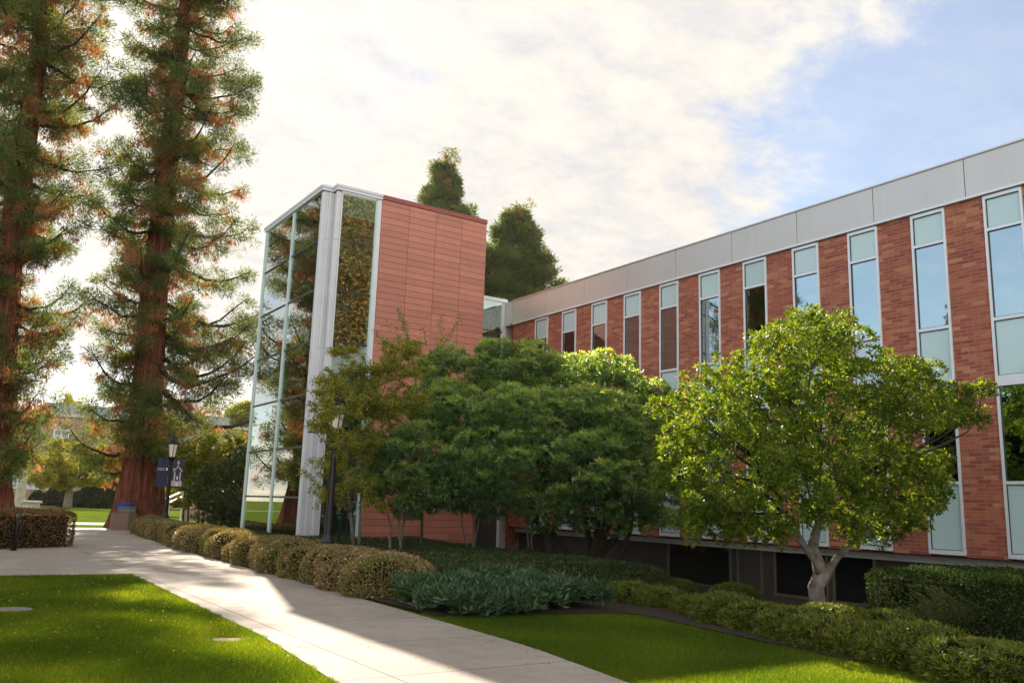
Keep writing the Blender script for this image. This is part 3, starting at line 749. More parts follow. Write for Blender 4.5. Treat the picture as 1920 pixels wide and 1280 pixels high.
# ---- magnolia
Dm = 14.4
mag = empty('magnolia_tree', (12.05, 9.19, gz(12.05, 9.19)), 'small sunlit yellow-green magnolia tree with a crooked pale trunk before the brick wall', 'tree')
ml = [(1500, 632, 58, 0), (1555, 615, 42, 0), (1440, 668, 58, .1), (1590, 660, 45, .3), (1530, 700, 75, -.5), (1375, 712, 48, .3), (1310, 735, 48, .5), (1280, 790, 45, .2),
      (1440, 770, 80, -.7), (1350, 800, 62, -.7), (1300, 850, 52, -.6), (1340, 905, 62, -1.0), (1410, 880, 78, -1.3), (1480, 930, 70, -1.2), (1400, 955, 40, -1.1), (1550, 820, 82, -1.0),
      (1680, 690, 40, .4), (1650, 735, 50, 0), (1725, 690, 26, .6), (1745, 730, 30, .4), (1715, 775, 48, 0), (1775, 775, 34, .2), (1815, 755, 24, .4), (1838, 775, 20, .3), (1845, 728, 14, .5), (1805, 728, 16, .5),
      (1640, 880, 62, -.7), (1710, 900, 52, -.3), (1745, 930, 34, 0), (1650, 955, 42, -.3), (1580, 935, 55, -1.0), (1740, 870, 34, .2), (1620, 780, 60, -.2), (1540, 970, 30, -.8), (1690, 840, 30, 0), (1330, 962, 38, -.9), (1450, 990, 30, -1.0), (1605, 985, 32, -.6), (1700, 950, 34, -.2), (1265, 830, 30, .2), (1250, 760, 26, .6), (1300, 978, 34, -.5), (1385, 1000, 30, -.7), (1660, 1000, 28, .2), (1722, 985, 26, .2), (1262, 900, 30, .4)]
lumps = [pxlump(x, y, r, Dm+d, .82) for x, y, r, d in ml]
back = [pxlump(x+R.normal()*12, y, r*.85, Dm+dd+d, .8) for x, y, r, d in ml if r > 29 for dd in (1.3, 2.6)]
sub = sublumps(lumps, 11, (.24, .40), .75, (.74, 1.22))+sublumps(back, 4.0, (.36, .55), .7)+sublumps([(c, (r[0]*.6, r[1]*.6, r[2]*.6)) for c, r in lumps], 2.5, (.4, .55), .75)
P, Nn = lump_points(sub, 74, .55, (.5, 1.08))
Nn = unit(Nn*.8+np.array([0, 0, .35])+R.normal(size=Nn.shape)*.25)
q = whorls(P, Nn, 6, 1.05, .085, .034)
v = np.clip(np.tile(R.random(len(P))*.55+.2, 6)+R.normal(size=len(q[0]))*.1, 0, .9); v[R.random(len(v)) < .003] = 1
leafmesh('crown', q[0], q[1], q[2], q[3], 'l_mag', mag, v=v)
print('magnolia leaves', len(q[0]))
b = MB(); g0 = gz(12.05, 9.19)
B0 = dep(1530, 1165, 14.4); fk = dep(1537, 1090, 14.35)
def P3(x, y, D): return dep(x, y, D)
tp = [P3(1529, 1172, 14.4), P3(1527, 1150, 14.4), P3(1533, 1125, 14.38), P3(1530, 1100, 14.35), P3(1540, 1075, 14.32), P3(1533, 1050, 14.3), P3(1524, 1025, 14.2), P3(1530, 990, 14.15), P3(1538, 950, 14.4)]
b.tube(tp, [.175, .135, .14, .125, .13, .10, .085, .07, .045], 14)
b.tube([P3(1548, 1090, 14.33), P3(1556, 1065, 14.28), P3(1570, 1045, 14.2), P3(1588, 1027, 14.1), P3(1620, 1005, 14.0), P3(1650, 960, 14.2), P3(1670, 900, 14.6)], [.075, .062, .055, .048, .040, .028, .015], 10)
b.tube([P3(1540, 1080, 14.3), P3(1528, 1050, 14.2), P3(1505, 1020, 14.1), P3(1470, 960, 14.4), P3(1430, 900, 14.8)], [.075, .06, .05, .035, .015], 10)
b2 = MB()
for (x, y, r, d) in ml[::1]:
    limb(b2, P3(1520+(x-1500)*.35, 900+(y-800)*.35, 14.1), P3(x, y, Dm+d), .024, .008, .2, 6, 5)
tk = b.build('trunk', 'palebark', mag, smooth=True); b2.build('limb', 'darkbark', mag, smooth=True)
# lumpy bark
for vv_ in tk.data.vertices:
    vv_.co += Vector((1, 0, 0))*0
    k = noise.noise(vv_.co*9)*.022+noise.noise(vv_.co*22)*.008
    vv_.co += vv_.normal*k

# ---- big glossy shrub (multi-stemmed)
gs = floor_at(1085, 1080, 21.8); gs = (gs[0], gs[1], gz(gs[0], gs[1]))
shrub = empty('glossy_shrub', gs, 'broad dark green evergreen shrub-tree with many fanning dark stems below the brick wing', 'shrub')
sl = [(850, 712, 62, 23), (925, 695, 58, 23.2), (990, 700, 58, 23.4), (1060, 715, 55, 23.6), (1130, 712, 56, 24), (1190, 728, 50, 24), (1225, 765, 38, 24), (805, 765, 48, 22.6), (870, 785, 70, 21.8), (960, 795, 80, 21.3), (1060, 800, 80, 21.4), (1150, 810, 78, 21.8),
      (1222, 845, 52, 22.3), (900, 872, 78, 21), (1000, 880, 88, 20.6), (1095, 890, 88, 20.6), (1185, 900, 62, 21.2), (862, 925, 40, 21), (945, 940, 42, 20.9), (1040, 945, 42, 20.7), (1130, 945, 48, 20.7), (1205, 940, 38, 21.2), (1215, 968, 34, 21.4), (1150, 972, 30, 21), (1245, 900, 36, 22), (1000, 760, 60, 22.6), (1100, 760, 60, 22.9)]
lumps = [pxlump(x, y, r, D, .85) for x, y, r, D in sl]
back = [pxlump(x, y-5, r*.85, D+2.2, .8) for x, y, r, D in sl if y < 900]
def glossy(name, lumps, back, root, per=5.5):
    sub = sublumps(lumps, per*.62, (.36, .56), .72)+sublumps([(c, (r[0]*.72, r[1]*.72, r[2]*.72)) for c, r in lumps], per*.8, (.34, .46), .8)+sublumps(back, 1.0, (.3, .45), .8)
    P, Nn = lump_points(sub, 36, .6, (.72, 1.1))
    toplit = np.tile(.18+.42*np.clip(Nn[:, 2], -.4, 1), 8)  # leaf colour paler on upward-facing clumps, darker below, imitating light from above
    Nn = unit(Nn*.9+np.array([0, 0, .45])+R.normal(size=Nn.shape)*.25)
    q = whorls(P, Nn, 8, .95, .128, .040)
    v = np.clip(np.tile(R.random(len(P))*.3, 8)+toplit+R.normal(size=len(q[0]))*.1, 0, 1)
    print(name, 'leaves', len(q[0]))
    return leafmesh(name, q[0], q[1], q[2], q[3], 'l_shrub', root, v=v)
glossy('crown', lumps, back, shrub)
b = MB()
for i, (x, y, D, r) in enumerate([(985, 930, 21.0, .12), (1010, 900, 21.5, .13), (1050, 900, 21.2, .12), (1075, 880, 22, .10), (1110, 900, 21.2, .12), (1150, 900, 21.3, .10), (1200, 920, 21.6, .12), (1180, 880, 22.5, .09), (960, 900, 21.8, .10), (1130, 880, 22.8, .1)]):
    t = P3(x, y, D); s_ = np.array(gs)+np.array([R.normal()*.16, R.normal()*.16, -.1])
    limb(b, s_, t, r, r*.45, .16, 9, 8)
b.build('stem', 'darkbark', shrub, smooth=True)
# ---- lower lobe shrub on slender pale stems
g2 = floor_at(735, 1035, 21.0)
sh2 = empty('small_glossy_shrub', g2, 'smaller rounded evergreen shrub on slender pale stems beside the near lamp post', 'shrub')
sl2 = [(722, 850, 48, 20.8), (775, 852, 52, 20.6), (822, 868, 42, 20.8), (700, 895, 36, 20.8), (755, 920, 46, 20.5), (808, 925, 38, 20.7), (740, 825, 24, 20.9)]
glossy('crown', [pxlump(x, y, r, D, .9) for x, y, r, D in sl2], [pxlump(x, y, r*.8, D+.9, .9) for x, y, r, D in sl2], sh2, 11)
b = MB()
for xb, xt in ((728, 712), (743, 755), (751, 758)): limb(b, P3(xb, 1058, 20.9), P3(xt, 900, 20.9), .035, .02, .06, 7, 7)
b.build('stem', 'greybark', sh2, smooth=True)
# more thin stems farther right
g2b = floor_at(880, 1040, 22.5)
sh3 = empty('slender_stemmed_shrub', g2b, 'thin upright stems under the dark shrub in front of the red panels', 'shrub')
b = MB()
for xb, xt in ((876, 868), (890, 882), (886, 905), (990, 985), (1000, 998)): limb(b, P3(xb, 1045, 22.3), P3(xt, 900, 22.2), .028, .015, .05, 7, 6)
b.build('stem', 'greybark', sh3, smooth=True)
lp = [pxlump(880, 905, 34, 22.3), pxlump(905, 890, 30, 22.3)]
P, Nn = lump_points(lp, 90, .4, (.4, 1.05)); q = whorls(P, Nn, 6, 1, .1, .035)
leafmesh('crown', q[0], q[1], q[2], q[3], 'l_shrub', sh3)

# ---- slender yellow-green trees
def slender(name, base, stems, lumps, label, dens, L=.075, mat='l_slim', bark='greybark', cat='tree', sprays=(), group=None, ls=(.6, 1.0)):
    root = empty(name, base, label, cat, group)
    b = MB(); Pl = []; Dl = []
    for pts, r in stems: b.tube(pts, [r*(1-.75*i/(len(pts)-1)) for i in range(len(pts))], 7)
    allp = [np.array(p) for pts, r in stems for p in pts[1:]]
    for c, rr in lumps:
        c = np.array(c); vol = rr[0]*rr[1]*rr[2]*4.19
        near = min(allp, key=lambda a: np.linalg.norm(a-c)+max(0, a[2]-c[2])*1.5)
        limb(b, near, c, .016, .008, .2, 5, 4)
        nb = max(5, int(14*rr[0]**1.2*3))
        for i in range(nb):
            d = unit(R.normal(size=3)*np.array([1, 1, .7])+np.array([0, 0, .15])); e = c+d*np.array(rr)*R.uniform(.75, 1.15); s_ = c+d*np.array(rr)*R.uniform(0, .3)
            pts = limb(b, s_, e, .006, .003, .2, 5, 3)
            npt = max(6, int(dens*np.linalg.norm(e-s_)))
            for k in range(npt):
                t = R.uniform(.15, 1.02)*4; k0 = min(3, int(t)); fr = t-k0
                p = pts[k0]*(1-fr)+pts[k0+1]*fr
                Pl.append(p+R.normal(size=3)*.035); Dl.append(unit(d*.5+R.normal(size=3)*.7+np.array([0, 0, -.25])))
    for s_, e in sprays:
        pts = limb(b, s_, e, .012, .003, .12, 6, 4); dd = unit(np.array(e)-np.array(s_))
        for k in range(int(dens*1.2*np.linalg.norm(np.array(e)-np.array(s_)))):
            t = R.uniform(.1, 1.0)*5; k0 = min(4, int(t)); p = pts[k0]*(1-t+k0)+pts[k0+1]*(t-k0)
            Pl.append(p+R.normal(size=3)*.05); Dl.append(unit(dd*.4+R.normal(size=3)*.8))
    b.build('trunk', bark, root, smooth=True)
    Pl = np.array(Pl); Dl = np.array(Dl); n = len(Pl); print(name, 'leaves', n)
    leafmesh('crown', Pl, Dl, L*(ls[0]+(ls[1]-ls[0])*R.random(n)), L*.5, mat, root)
    return root
def pl(*a): return [P3(*q) for q in a]
slA = [(640, 715, 42, 22.2), (690, 700, 42, 22.4), (740, 700, 45, 22.6), (660, 770, 55, 22), (715, 765, 55, 22.2), (615, 800, 30, 21.8), (650, 840, 42, 21.6), (700, 830, 40, 22), (600, 760, 20, 21.8), (625, 880, 28, 21.4), (670, 910, 36, 21.4), (700, 945, 22, 21.6), (760, 760, 40, 22.5),
       (640, 660, 24, 22.4), (628, 778, 34, 19.9), (618, 733, 30, 19.9), (642, 822, 24, 19.9), (600, 800, 18, 19.9), (755, 660, 36, 22.8), (615, 925, 16, 21.2)]
slA = [(x, y, r*1.22, D-1.7) for x, y, r, D in slA]
def pl2(*a): return [P3(x, y, D-1.5) for x, y, D in a]
slender('slender_tree', floor_at(658, 1060, 20.3), [(pl2((664, 1040, 21.8), (657, 960, 21.8), (650, 880, 21.8), (655, 800, 22), (640, 700, 22.2)), .045), (pl2((672, 1040, 21.9), (676, 960, 22), (680, 880, 22), (700, 780, 22.2), (735, 690, 22.5)), .045), (pl2((660, 930, 21.8), (668, 870, 21.8), (660, 800, 21.9)), .03)],
        [pxlump(x, y, r, D, .8) for x, y, r, D in slA], 'slender pale-stemmed tree with fine yellow-green leaves against the white corner column', 240, L=.066,
        sprays=[(P3(650, 880, 20.2), P3(578, 862, 19.9)), (P3(655, 940, 20.2), P3(580, 920, 19.8)), (P3(640, 820, 20.2), P3(575, 790, 19.9)), (P3(640, 730, 20.5), P3(590, 715, 20.3)), (P3(655, 960, 20.2), P3(560, 880, 19.8)), (P3(650, 900, 20.2), P3(590, 950, 19.9)), (P3(690, 690, 20.8), P3(665, 650, 20.8)), (P3(730, 690, 20.9), P3(712, 640, 20.9))])
slB = [(790, 690, 34, 23.4), (830, 660, 30, 23.5), (800, 730, 36, 23.2), (770, 650, 26, 23.5), (860, 690, 24, 23.4)]
slender('slender_tree', floor_at(790, 1030, 23.4), [(pl((790, 1035, 23.4), (792, 900, 23.4), (785, 760, 23.4), (770, 650, 23.5), (743, 575, 23.6)), .045), (pl((792, 900, 23.4), (810, 780, 23.4), (825, 680, 23.5), (858, 600, 23.6)), .035)],
        [pxlump(x, y, r, D, .9) for x, y, r, D in slB], 'sparse upright young tree with bare twig tips in front of the red panels', 70,
        sprays=[(P3(770, 660, 23.5), P3(742, 568, 23.5)), (P3(770, 650, 23.5), P3(755, 590, 23.5)), (P3(760, 620, 23.5), P3(718, 610, 23.5)), (P3(830, 650, 23.5), P3(868, 592, 23.5)), (P3(830, 650, 23.5), P3(828, 592, 23.5)), (P3(790, 660, 23.5), P3(700, 620, 23.4)), (P3(800, 650, 23.5), P3(790, 610, 23.4)), (P3(780, 640, 23.5), P3(722, 640, 23.5))])
# ---- young trees left of the tower
slC = [(355, 880, 36, 38), (400, 855, 40, 38.2), (440, 870, 36, 38), (375, 920, 40, 37.6), (425, 915, 42, 37.6), (350, 840, 18, 38), (395, 830, 20, 38.3), (440, 830, 20, 38), (340, 945, 18, 37.8), (455, 915, 22, 37.2), (410, 885, 40, 37.5)]
slender('leafy_tree', floor_at(400, 985, 38), [(pl((x, 985, 38), (x+2, 940, 38), (x+8, 880, 38)), .05) for x in (343, 352, 372, 381, 425, 441)],
        [pxlump(x, y, r, D, .9) for x, y, r, D in slC], 'bushy green thicket tree with thin stems just left of the glass tower', 170, L=.13, mat='l_slim')

# ---- path-side hedge: clipped mounds in a row
def mound_mesh(name, rx, ry, h, n, L, mat, seed_lumps=9, k=1):
    lumps = [((0, 0, h*.42), (rx, ry, h*.58))]
    for i in range(seed_lumps):
        a = 2*PI*i/seed_lumps+R.random(); lumps.append(((math.cos(a)*rx*.62, math.sin(a)*ry*.62, h*R.uniform(.25, .68)), (rx*.42, ry*.42, h*.36)))
    lumps.append(((0, 0, h*.14), (rx*.98, ry*.98, h*.25)))
    return lumps
def mound(name, loc, rx, ry, h, dens, L, Wd, mat, label, cat, group, seedl=9, k=1, vbias=None, up=.25):
    lumps = [(np.array(c)+np.array(loc), r) for c, r in mound_mesh('', rx, ry, h, 0, L, mat, seedl)]
    P, Nn = lump_points(lumps, dens, .86, (.86, 1.05)); P_ok = P[:, 2] > loc[2]; P = P[P_ok]; Nn = Nn[P_ok]
    if k > 1:
        q = whorls(P, unit(Nn+np.array([0, 0, up])+R.normal(size=Nn.shape)*.3), k, .9, L, Wd); vv = np.tile(R.random(len(P)), k)*.6+R.random(len(q[0]))*.4
    else:
        D = unit(Nn*.7+R.normal(size=Nn.shape)*.6+np.array([0, 0, up])); q = (P, D, L*(.6+.7*R.random(len(P))), Wd*(.7+.6*R.random(len(P)))); vv = np.clip((.55 if mat == 'l_hedge' else .5)+.2*R.normal(size=len(P)), 0, 1)
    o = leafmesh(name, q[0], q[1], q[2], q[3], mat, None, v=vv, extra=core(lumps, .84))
    place_origin(o, loc); tag(o, label, cat, group); return o
def clone(o, loc, rz, s, label):
    c = o.copy(); C.objects.link(c); c.location = loc; c.rotation_euler = (0, 0, rz); c.scale = s; c['label'] = label; return c
ords = ['first', 'second', 'third', 'fourth', 'fifth', 'sixth', 'seventh', 'eighth', 'ninth', 'tenth', 'eleventh', 'twelfth', 'thirteenth', 'fourteenth', 'fifteenth', 'sixteenth', 'seventeenth', 'eighteenth', 'nineteenth', 'twentieth', 'twenty-first', 'twenty-second', 'twenty-third', 'twenty-fourth']
grp = 'clipped mound shrubs lining the path'
protos = []
ym = 14.5; i = 0; posl = []
while ym < 41:
    x = lin(ym, PR)+.72+R.normal()*.05; posl.append((x, ym)); ym += 1.28+R.uniform(-.12, .14)
posl = posl[::-1]; NM = len(posl)
for i, (x, y) in enumerate(posl[::-1]):
    kk = NM-1-i
    lab = f'tan and green clipped mound beside the path, {ords[kk]} in its row from the waste bin'
    if i < 5:
        o = mound('mound_shrub', (x, y, 0), .86, .80, (.72)*R.uniform(.92, 1.06), 1700 if i < 3 else 1200, .046, .028, 'l_hedge', lab, 'shrub', grp); protos.append(o)
    else:
        clone(protos[2+(i % 3)] if i < 12 else protos[3+(i % 2)], (x, y, 0), R.random()*6.28, (R.uniform(.92, 1.08), R.uniform(.92, 1.1), R.uniform(.86, 1.08)), lab)
# ---- dark ground cover behind the mounds
def cover(name, xs_, ys_, zf, n, L, Wd, mat, label, inside=lambda x, y: True, zcore=.08, k=1):
    g = grid(xs_, ys_, lambda x, y: zf(x, y)-zcore); g.mat = 'core'
    X = R.uniform(xs_[0], xs_[-1], n); Y = ys_[0]+(ys_[-1]-ys_[0])*R.random(n)**1.5
    ok = np.array([inside(a, c) for a, c in zip(X, Y)]); X = X[ok]; Y = Y[ok]
    Z = np.array([zf(a, c) for a, c in zip(X, Y)])-R.random(len(X))*.09
    D = unit(R.normal(size=(len(X), 3))*.6+np.array([0, 0, .8]))
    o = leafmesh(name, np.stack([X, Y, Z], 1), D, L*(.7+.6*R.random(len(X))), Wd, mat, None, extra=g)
    return tag(o, label, kind='stuff')
def zc(x, y):
    e = min(1, max(0, (y-13.0)/1.0)); e2 = min(1, max(0, (x-(lin(y, PR)+1.0))/.5))
    return gz(x, y)+.05+e*e2*(.50+.10*noise.noise(Vector((x*.9, y*.9, 0))))
cover('ground_cover', list(np.arange(7.3, 13.6, .35)), list(np.arange(13.2, 25.3, .4)), zc, 90000, .055, .03, 'l_cover', 'dark green low ground cover filling the bed in front of the tower')
cover('ground_cover', list(np.arange(7.6, 9.4, .3)), list(np.arange(25.4, 40.2, .5)), zc, 26000, .06, .035, 'l_cover', 'low green cover plants in the strip between path hedge and glass tower')
# ---- blue-green strap-leaved plants
nsp = 2600
X = R.uniform(6.5, 9.6, nsp*2); Y = R.uniform(11.15, 14.2, nsp*2)
ok = (X > npin(Y, PR)+.15) & (Y > 11.25+.1*np.sin(X*3)) & (Y > 11.2+np.maximum(0, 8.0-X)*.6*0) & ~((X < 8.0) & (Y > 13.3)) & (Y < 14.2-.2*(X-7))
X = X[ok][:nsp]; Y = Y[ok][:nsp]; n0 = len(X)
H_ = .24+.10*np.sin(X*2.3)*np.sin(Y*2.9)+R.normal(size=n0)*.09+.1*(Y > 12.4)
P = np.stack([X, Y, .05+H_*.75], 1)
q = whorls(P, np.tile([0, 0, 1.], (n0, 1))+R.normal(size=(n0, 3))*.35, 9, .95, .16, .034)
P2 = np.repeat(P, 2, 0); 
g = grid(list(np.arange(6.9, 9.3, .3)), list(np.arange(11.7, 14.0, .3)), lambda x, y: .10); g.mat = 'core'
o = leafmesh('strap_leaf_plants', q[0], q[1], q[2], q[3], 'l_spiky', None, v=np.tile(R.random(n0), 9)*.6+R.random(len(q[0]))*.4, fold=.5, extra=g)
tag(o, 'mass of blue-green strap-leaved plants filling the corner of bed beside the path', kind='stuff')
# ---- row of low yellow-green shrubs
grp = 'low yellow-green shrubs edging the right lawn'
rowp = []
base_l = [(1165, 1128, .42, .5), (1225, 1135, .5, .55), (1290, 1150, .45, .5), (1345, 1165, .5, .58), (1410, 1178, .52, .52), (1475, 1195, .5, .55), (1545, 1212, .55, .52), (1620, 1225, .48, .56), (1700, 1245, .6, .62), (1845, 1280, .55, .55), (1930, 1290, .5, .5)]
pr_ = []
for i, (x, y, rx, h) in enumerate(base_l):
    p = onz(x, y, .03); lab = f'low feathery yellow-green shrub edging the lawn, {ords[i]} counted from the blue-green strap leaves'
    loc = (float(p[0])+.18, float(p[1]), gz(p[0], p[1]))
    if i in (0, 3, 6, 8): pr_.append(mound('low_shrub', loc, rx, rx*1.05, h*.72, 330, .08, .016, 'l_low', lab, 'shrub', grp, 7, 7, up=.6))
    else: clone(pr_[-1], loc, R.random()*6, (rx/.5, rx/.5, h/.60), lab)
second = [(1260, 1110, .45, .5), (1370, 1125, .42, .5), (1560, 1170, .45, .45), (1660, 1185, .45, .5)]
for i, (x, y, rx, h) in enumerate(second):
    p = onz(x, y, .0); loc = (float(p[0])+.1, float(p[1]), gz(p[0], p[1]))
    clone(pr_[i % 3], loc, R.random()*6, (rx/.5, rx/.5, h/.60), ['low feathery shrub in the back row, behind the second edging shrub', 'low feathery shrub in the back row, left of the pale crooked trunk', 'low feathery shrub in the back row, just right of the pale tree trunk', 'low feathery shrub in the back row at the near corner of the big box hedge'][i])
# ---- box hedge at right
def boxhedge(name, c, ax, hx, hy, z0, z1, dens, L, mat, label, group=None, rnd=.16, wav=.04):
    ax = np.array([ax[0], ax[1], 0.]); ax /= np.linalg.norm(ax); ay = np.array([-ax[1], ax[0], 0]); c = np.array(c, float)
    P, Nn = [], []; hz = (z1-z0)/2; cc = c+np.array([0, 0, z0+hz-c[2]])
    for nrm, u, vv, hn, hu, hv in ((ax, ay, np.array([0, 0, 1.]), hx, hy, hz), (-ax, ay, np.array([0, 0, 1.]), hx, hy, hz), (ay, ax, np.array([0, 0, 1.]), hy, hx, hz), (-ay, ax, np.array([0, 0, 1.]), hy, hx, hz), (np.array([0, 0, 1.]), ax, ay, hz, hx, hy)):
        n = int(4*hu*hv*dens); a = R.uniform(-1, 1, n)[:, None]; b_ = R.uniform(-1, 1, n)[:, None]
        p = nrm*hn+u*a*hu+vv*b_*hv; P.append(p); Nn.append(np.tile(nrm, (n, 1)))
    P = np.concatenate(P); Nn = np.concatenate(Nn)
    # round off the edges
    loc_ = np.stack([P@ax, P@ay, P[:, 2]], 1); inner = np.clip(loc_, [-hx+rnd, -hy+rnd, -hz-1], [hx-rnd, hy-rnd, hz-rnd])
    d = loc_-inner; dn = np.linalg.norm(d, axis=1, keepdims=True); d = d/np.maximum(dn, 1e-6)
    q = inner+d*rnd*np.minimum(1, dn/ rnd)
    w = np.array([noise.noise(Vector(tuple(a*2.1)))+.5*noise.noise(Vector(tuple(a*5))) for a in q]); q = q+d*(w[:, None]*wav*1.4+R.normal(size=(len(q), 1))*.022)
    P = cc+q[:, :1]*ax+q[:, 1:2]*ay+np.array([0, 0, 1.])*q[:, 2:]; Nn = unit(d[:, :1]*ax+d[:, 1:2]*ay+np.array([0, 0, 1.])*d[:, 2:])
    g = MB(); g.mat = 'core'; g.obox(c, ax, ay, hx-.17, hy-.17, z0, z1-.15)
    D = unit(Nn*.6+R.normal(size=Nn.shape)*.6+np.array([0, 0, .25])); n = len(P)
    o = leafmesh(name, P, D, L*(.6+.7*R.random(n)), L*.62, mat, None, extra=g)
    place_origin(o, (c[0], c[1], z0)); return tag(o, label, 'hedge', group)
boxhedge('box_hedge', (14.9, 7.0, 0), (0, 1), 2.05, 1.75, -.45, .80, 1300, .045, 'l_box', 'dark green clipped box hedge at the right edge below the brick wall')
hd = unit(np.array([2.1, 1.25])); hc = np.array([4.0, 29.75])-hd*3.0+np.array([-hd[1], hd[0]])*.75
boxhedge('reddish_hedge', (hc[0], hc[1], 0), hd, 3.0, .72, 0, 1.05, 1500, .05, 'l_hedge_red', 'low clipped hedge with reddish leaves left of the path, behind the bike hoop', rnd=.22, wav=.06)

# ---- far side trees and shrubs
def pxtree(name, base, lumps, label, cat, mat, per, dens, L, trunk_r, bark, th, group=None, k=5):
    root = empty(name, base, label, cat, group)
    sub = sublumps(lumps, per, (.35, .6), .75)
    P, Nn = lump_points(sub, dens, .5, (.5, 1.1)); q = whorls(P, Nn, k, 1.1, L, L*.5)
    leafmesh('crown', q[0], q[1], q[2], q[3], mat, root)
    if trunk_r:
        b = MB(); top = np.array(base)+np.array([0, 0, th]); limb(b, base, top, trunk_r*1.25, trunk_r*.8, .04, 6, 9)
        for c, r in lumps: limb(b, top, c, trunk_r*.5, .04, .15, 6, 5)
        b.build('trunk', bark, root, smooth=True)
    return root
yt = floor_at(127, 950, 88)
YL = [(95, 885, 30, 88), (130, 860, 30, 88), (165, 865, 30, 89), (75, 870, 22, 88), (60, 895, 16, 88), (200, 870, 22, 89), (215, 885, 14, 89), (110, 840, 18, 88), (140, 838, 16, 88), (180, 845, 16, 89), (120, 895, 26, 87), (155, 890, 26, 87), (190, 895, 16, 88), (85, 905, 14, 87), (222, 870, 10, 89), (40, 880, 10, 88)]
pxtree('yellowing_tree', yt, [pxlump(x, y, r, D, .7) for x, y, r, D in YL], 'spreading yellow-green tree on the far lawn between the two sequoia trunks', 'tree', 'l_yellow', 1.6, 24, .22, .38, 'greybark', 2.2)
for i, (x, y, r, D, lab) in enumerate([(95, 928, 12, 96, 'dark clipped shrub by the far wall, left of the yellow tree trunk'), (150, 928, 14, 96, 'dark rounded shrub behind the yellow tree trunk'), (178, 915, 20, 98, 'tall dark evergreen shrub against the far building, right of the yellow tree'),
                                       (208, 915, 22, 98, 'tall dark evergreen shrub beside the far lamp post'), (112, 912, 14, 98, 'dark shrub under the far building windows'), (70, 925, 9, 96, 'small dark shrub beside the stone column'),
                                       (190, 935, 14, 94, 'low spreading dark shrub at the far lawn edge near the far lamp post'), (125, 938, 10, 93, 'low light green shrub at the foot of the yellow tree')]):
    p = dep(x, y, D); rr = r*D/F; z = max(.2, float(p[2]))
    lm = [((p[0], p[1], z*.5), (rr*1.2, rr*1.2, z*.5+rr*.5)), ((p[0]-rr*.6, p[1], z*.4), (rr*.8, rr*.8, z*.4+rr*.3)), ((p[0]+rr*.7, p[1], z*.4), (rr*.8, rr*.8, z*.4+rr*.3))]
    P, Nn = lump_points(lm, 22, .8); ok = P[:, 2] > 0; q = whorls(P[ok], Nn[ok], 4, 1, .3, .14)
    o = leafmesh('far_shrub', q[0], q[1], q[2], q[3], 'l_far', None, extra=core(lm, .8)); place_origin(o, (float(p[0]), float(p[1]), 0))
    tag(o, lab, 'shrub', 'dark shrubs in front of the far building')
for i, (x, y, r, D, lab) in enumerate([(128, 757, 16, 150, 'tree top showing above the grey roof of the far building'), (460, 800, 40, 120, 'far tree glimpsed between sequoia and glass tower'), (350, 905, 26, 70, 'leafy tree in front of the far stair, behind the banner')]):
    b0 = floor_at(x, 950, D); 
    pxtree('far_tree', b0, [pxlump(x, y, r, D), pxlump(x-r*.8, y+r*.4, r*.7, D), pxlump(x+r*.8, y+r*.4, r*.7, D)], lab, 'tree', 'l_yellow' if i != 1 else 'l_slim', .6, 10, .4, .3, 'greybark', 4 if i else 8)

for i, (x, y, z, r) in enumerate([(-14, 12, 5.2, 3.6), (-15, 20, 5.6, 3.9), (-14, 27.5, 5.4, 3.8), (-16, 35, 6, 4.2)]):
    base = (float(x), float(y), 0.)
    lm = [((x, y, z), (r, r, 3.4)), ((x+r*.5, y-r*.4, z-1), (r*.6, r*.6, 2.2)), ((x-r*.4, y+r*.6, z-.8), (r*.6, r*.6, 2.4)), ((x+r*.3, y+r*.5, z+1.6), (r*.55, r*.55, 2.0))]
    pxtree('broadleaf_tree', base, lm, 'broad dark tree left of the frame, mirrored in lower windows, '+['nearest the camera', 'second from the camera', 'third from the camera', 'farthest from the camera'][i], 'tree', 'l_far', .9, 14, .28, .3, 'greybark', 3)
for i, (x, y, z, r) in enumerate([(28.5, -15, 17, 6.0), (33, -16, 22, 5.5)]):
    base = (float(x), float(y), 0.)
    lm = [((x, y, z), (r, r, 7)), ((x-r*.5, y+r*.3, z+5), (r*.6, r*.6, 5)), ((x+r*.5, y, z-3), (r*.6, r*.6, 5)), ((x-r*.3, y+r*.3, z-5), (r*.6, r*.6, 4))]
    pxtree('autumn_tree', base, lm, ['golden autumn tree behind the wing, filling the left of the tower end glass reflection', 'taller golden autumn tree behind the wing, in the right of the tower reflection'][i], 'tree', 'l_autumn', .8, 16, .20, .4, 'greybark', 8)

for i, (x, y, z, r, lab) in enumerate([(11.3, 36.5, 1.9, 1.7, 'bushy green tree behind the glass tower, seen through its lower panes'), (13.6, 39, 2.4, 2.1, 'taller bushy tree farther behind the glass tower, seen through its panes')]):
    lm = [((x, y, z), (r, r, z*.85)), ((x-r*.6, y+r*.3, z*.8), (r*.6, r*.6, z*.6)), ((x+r*.6, y-r*.2, z*1.1), (r*.6, r*.6, z*.6))]
    pxtree('leafy_tree', (x, y, 0.), lm, lab, 'tree', 'l_cover', 1.6, 26, .12, .08, 'greybark', 1.0)

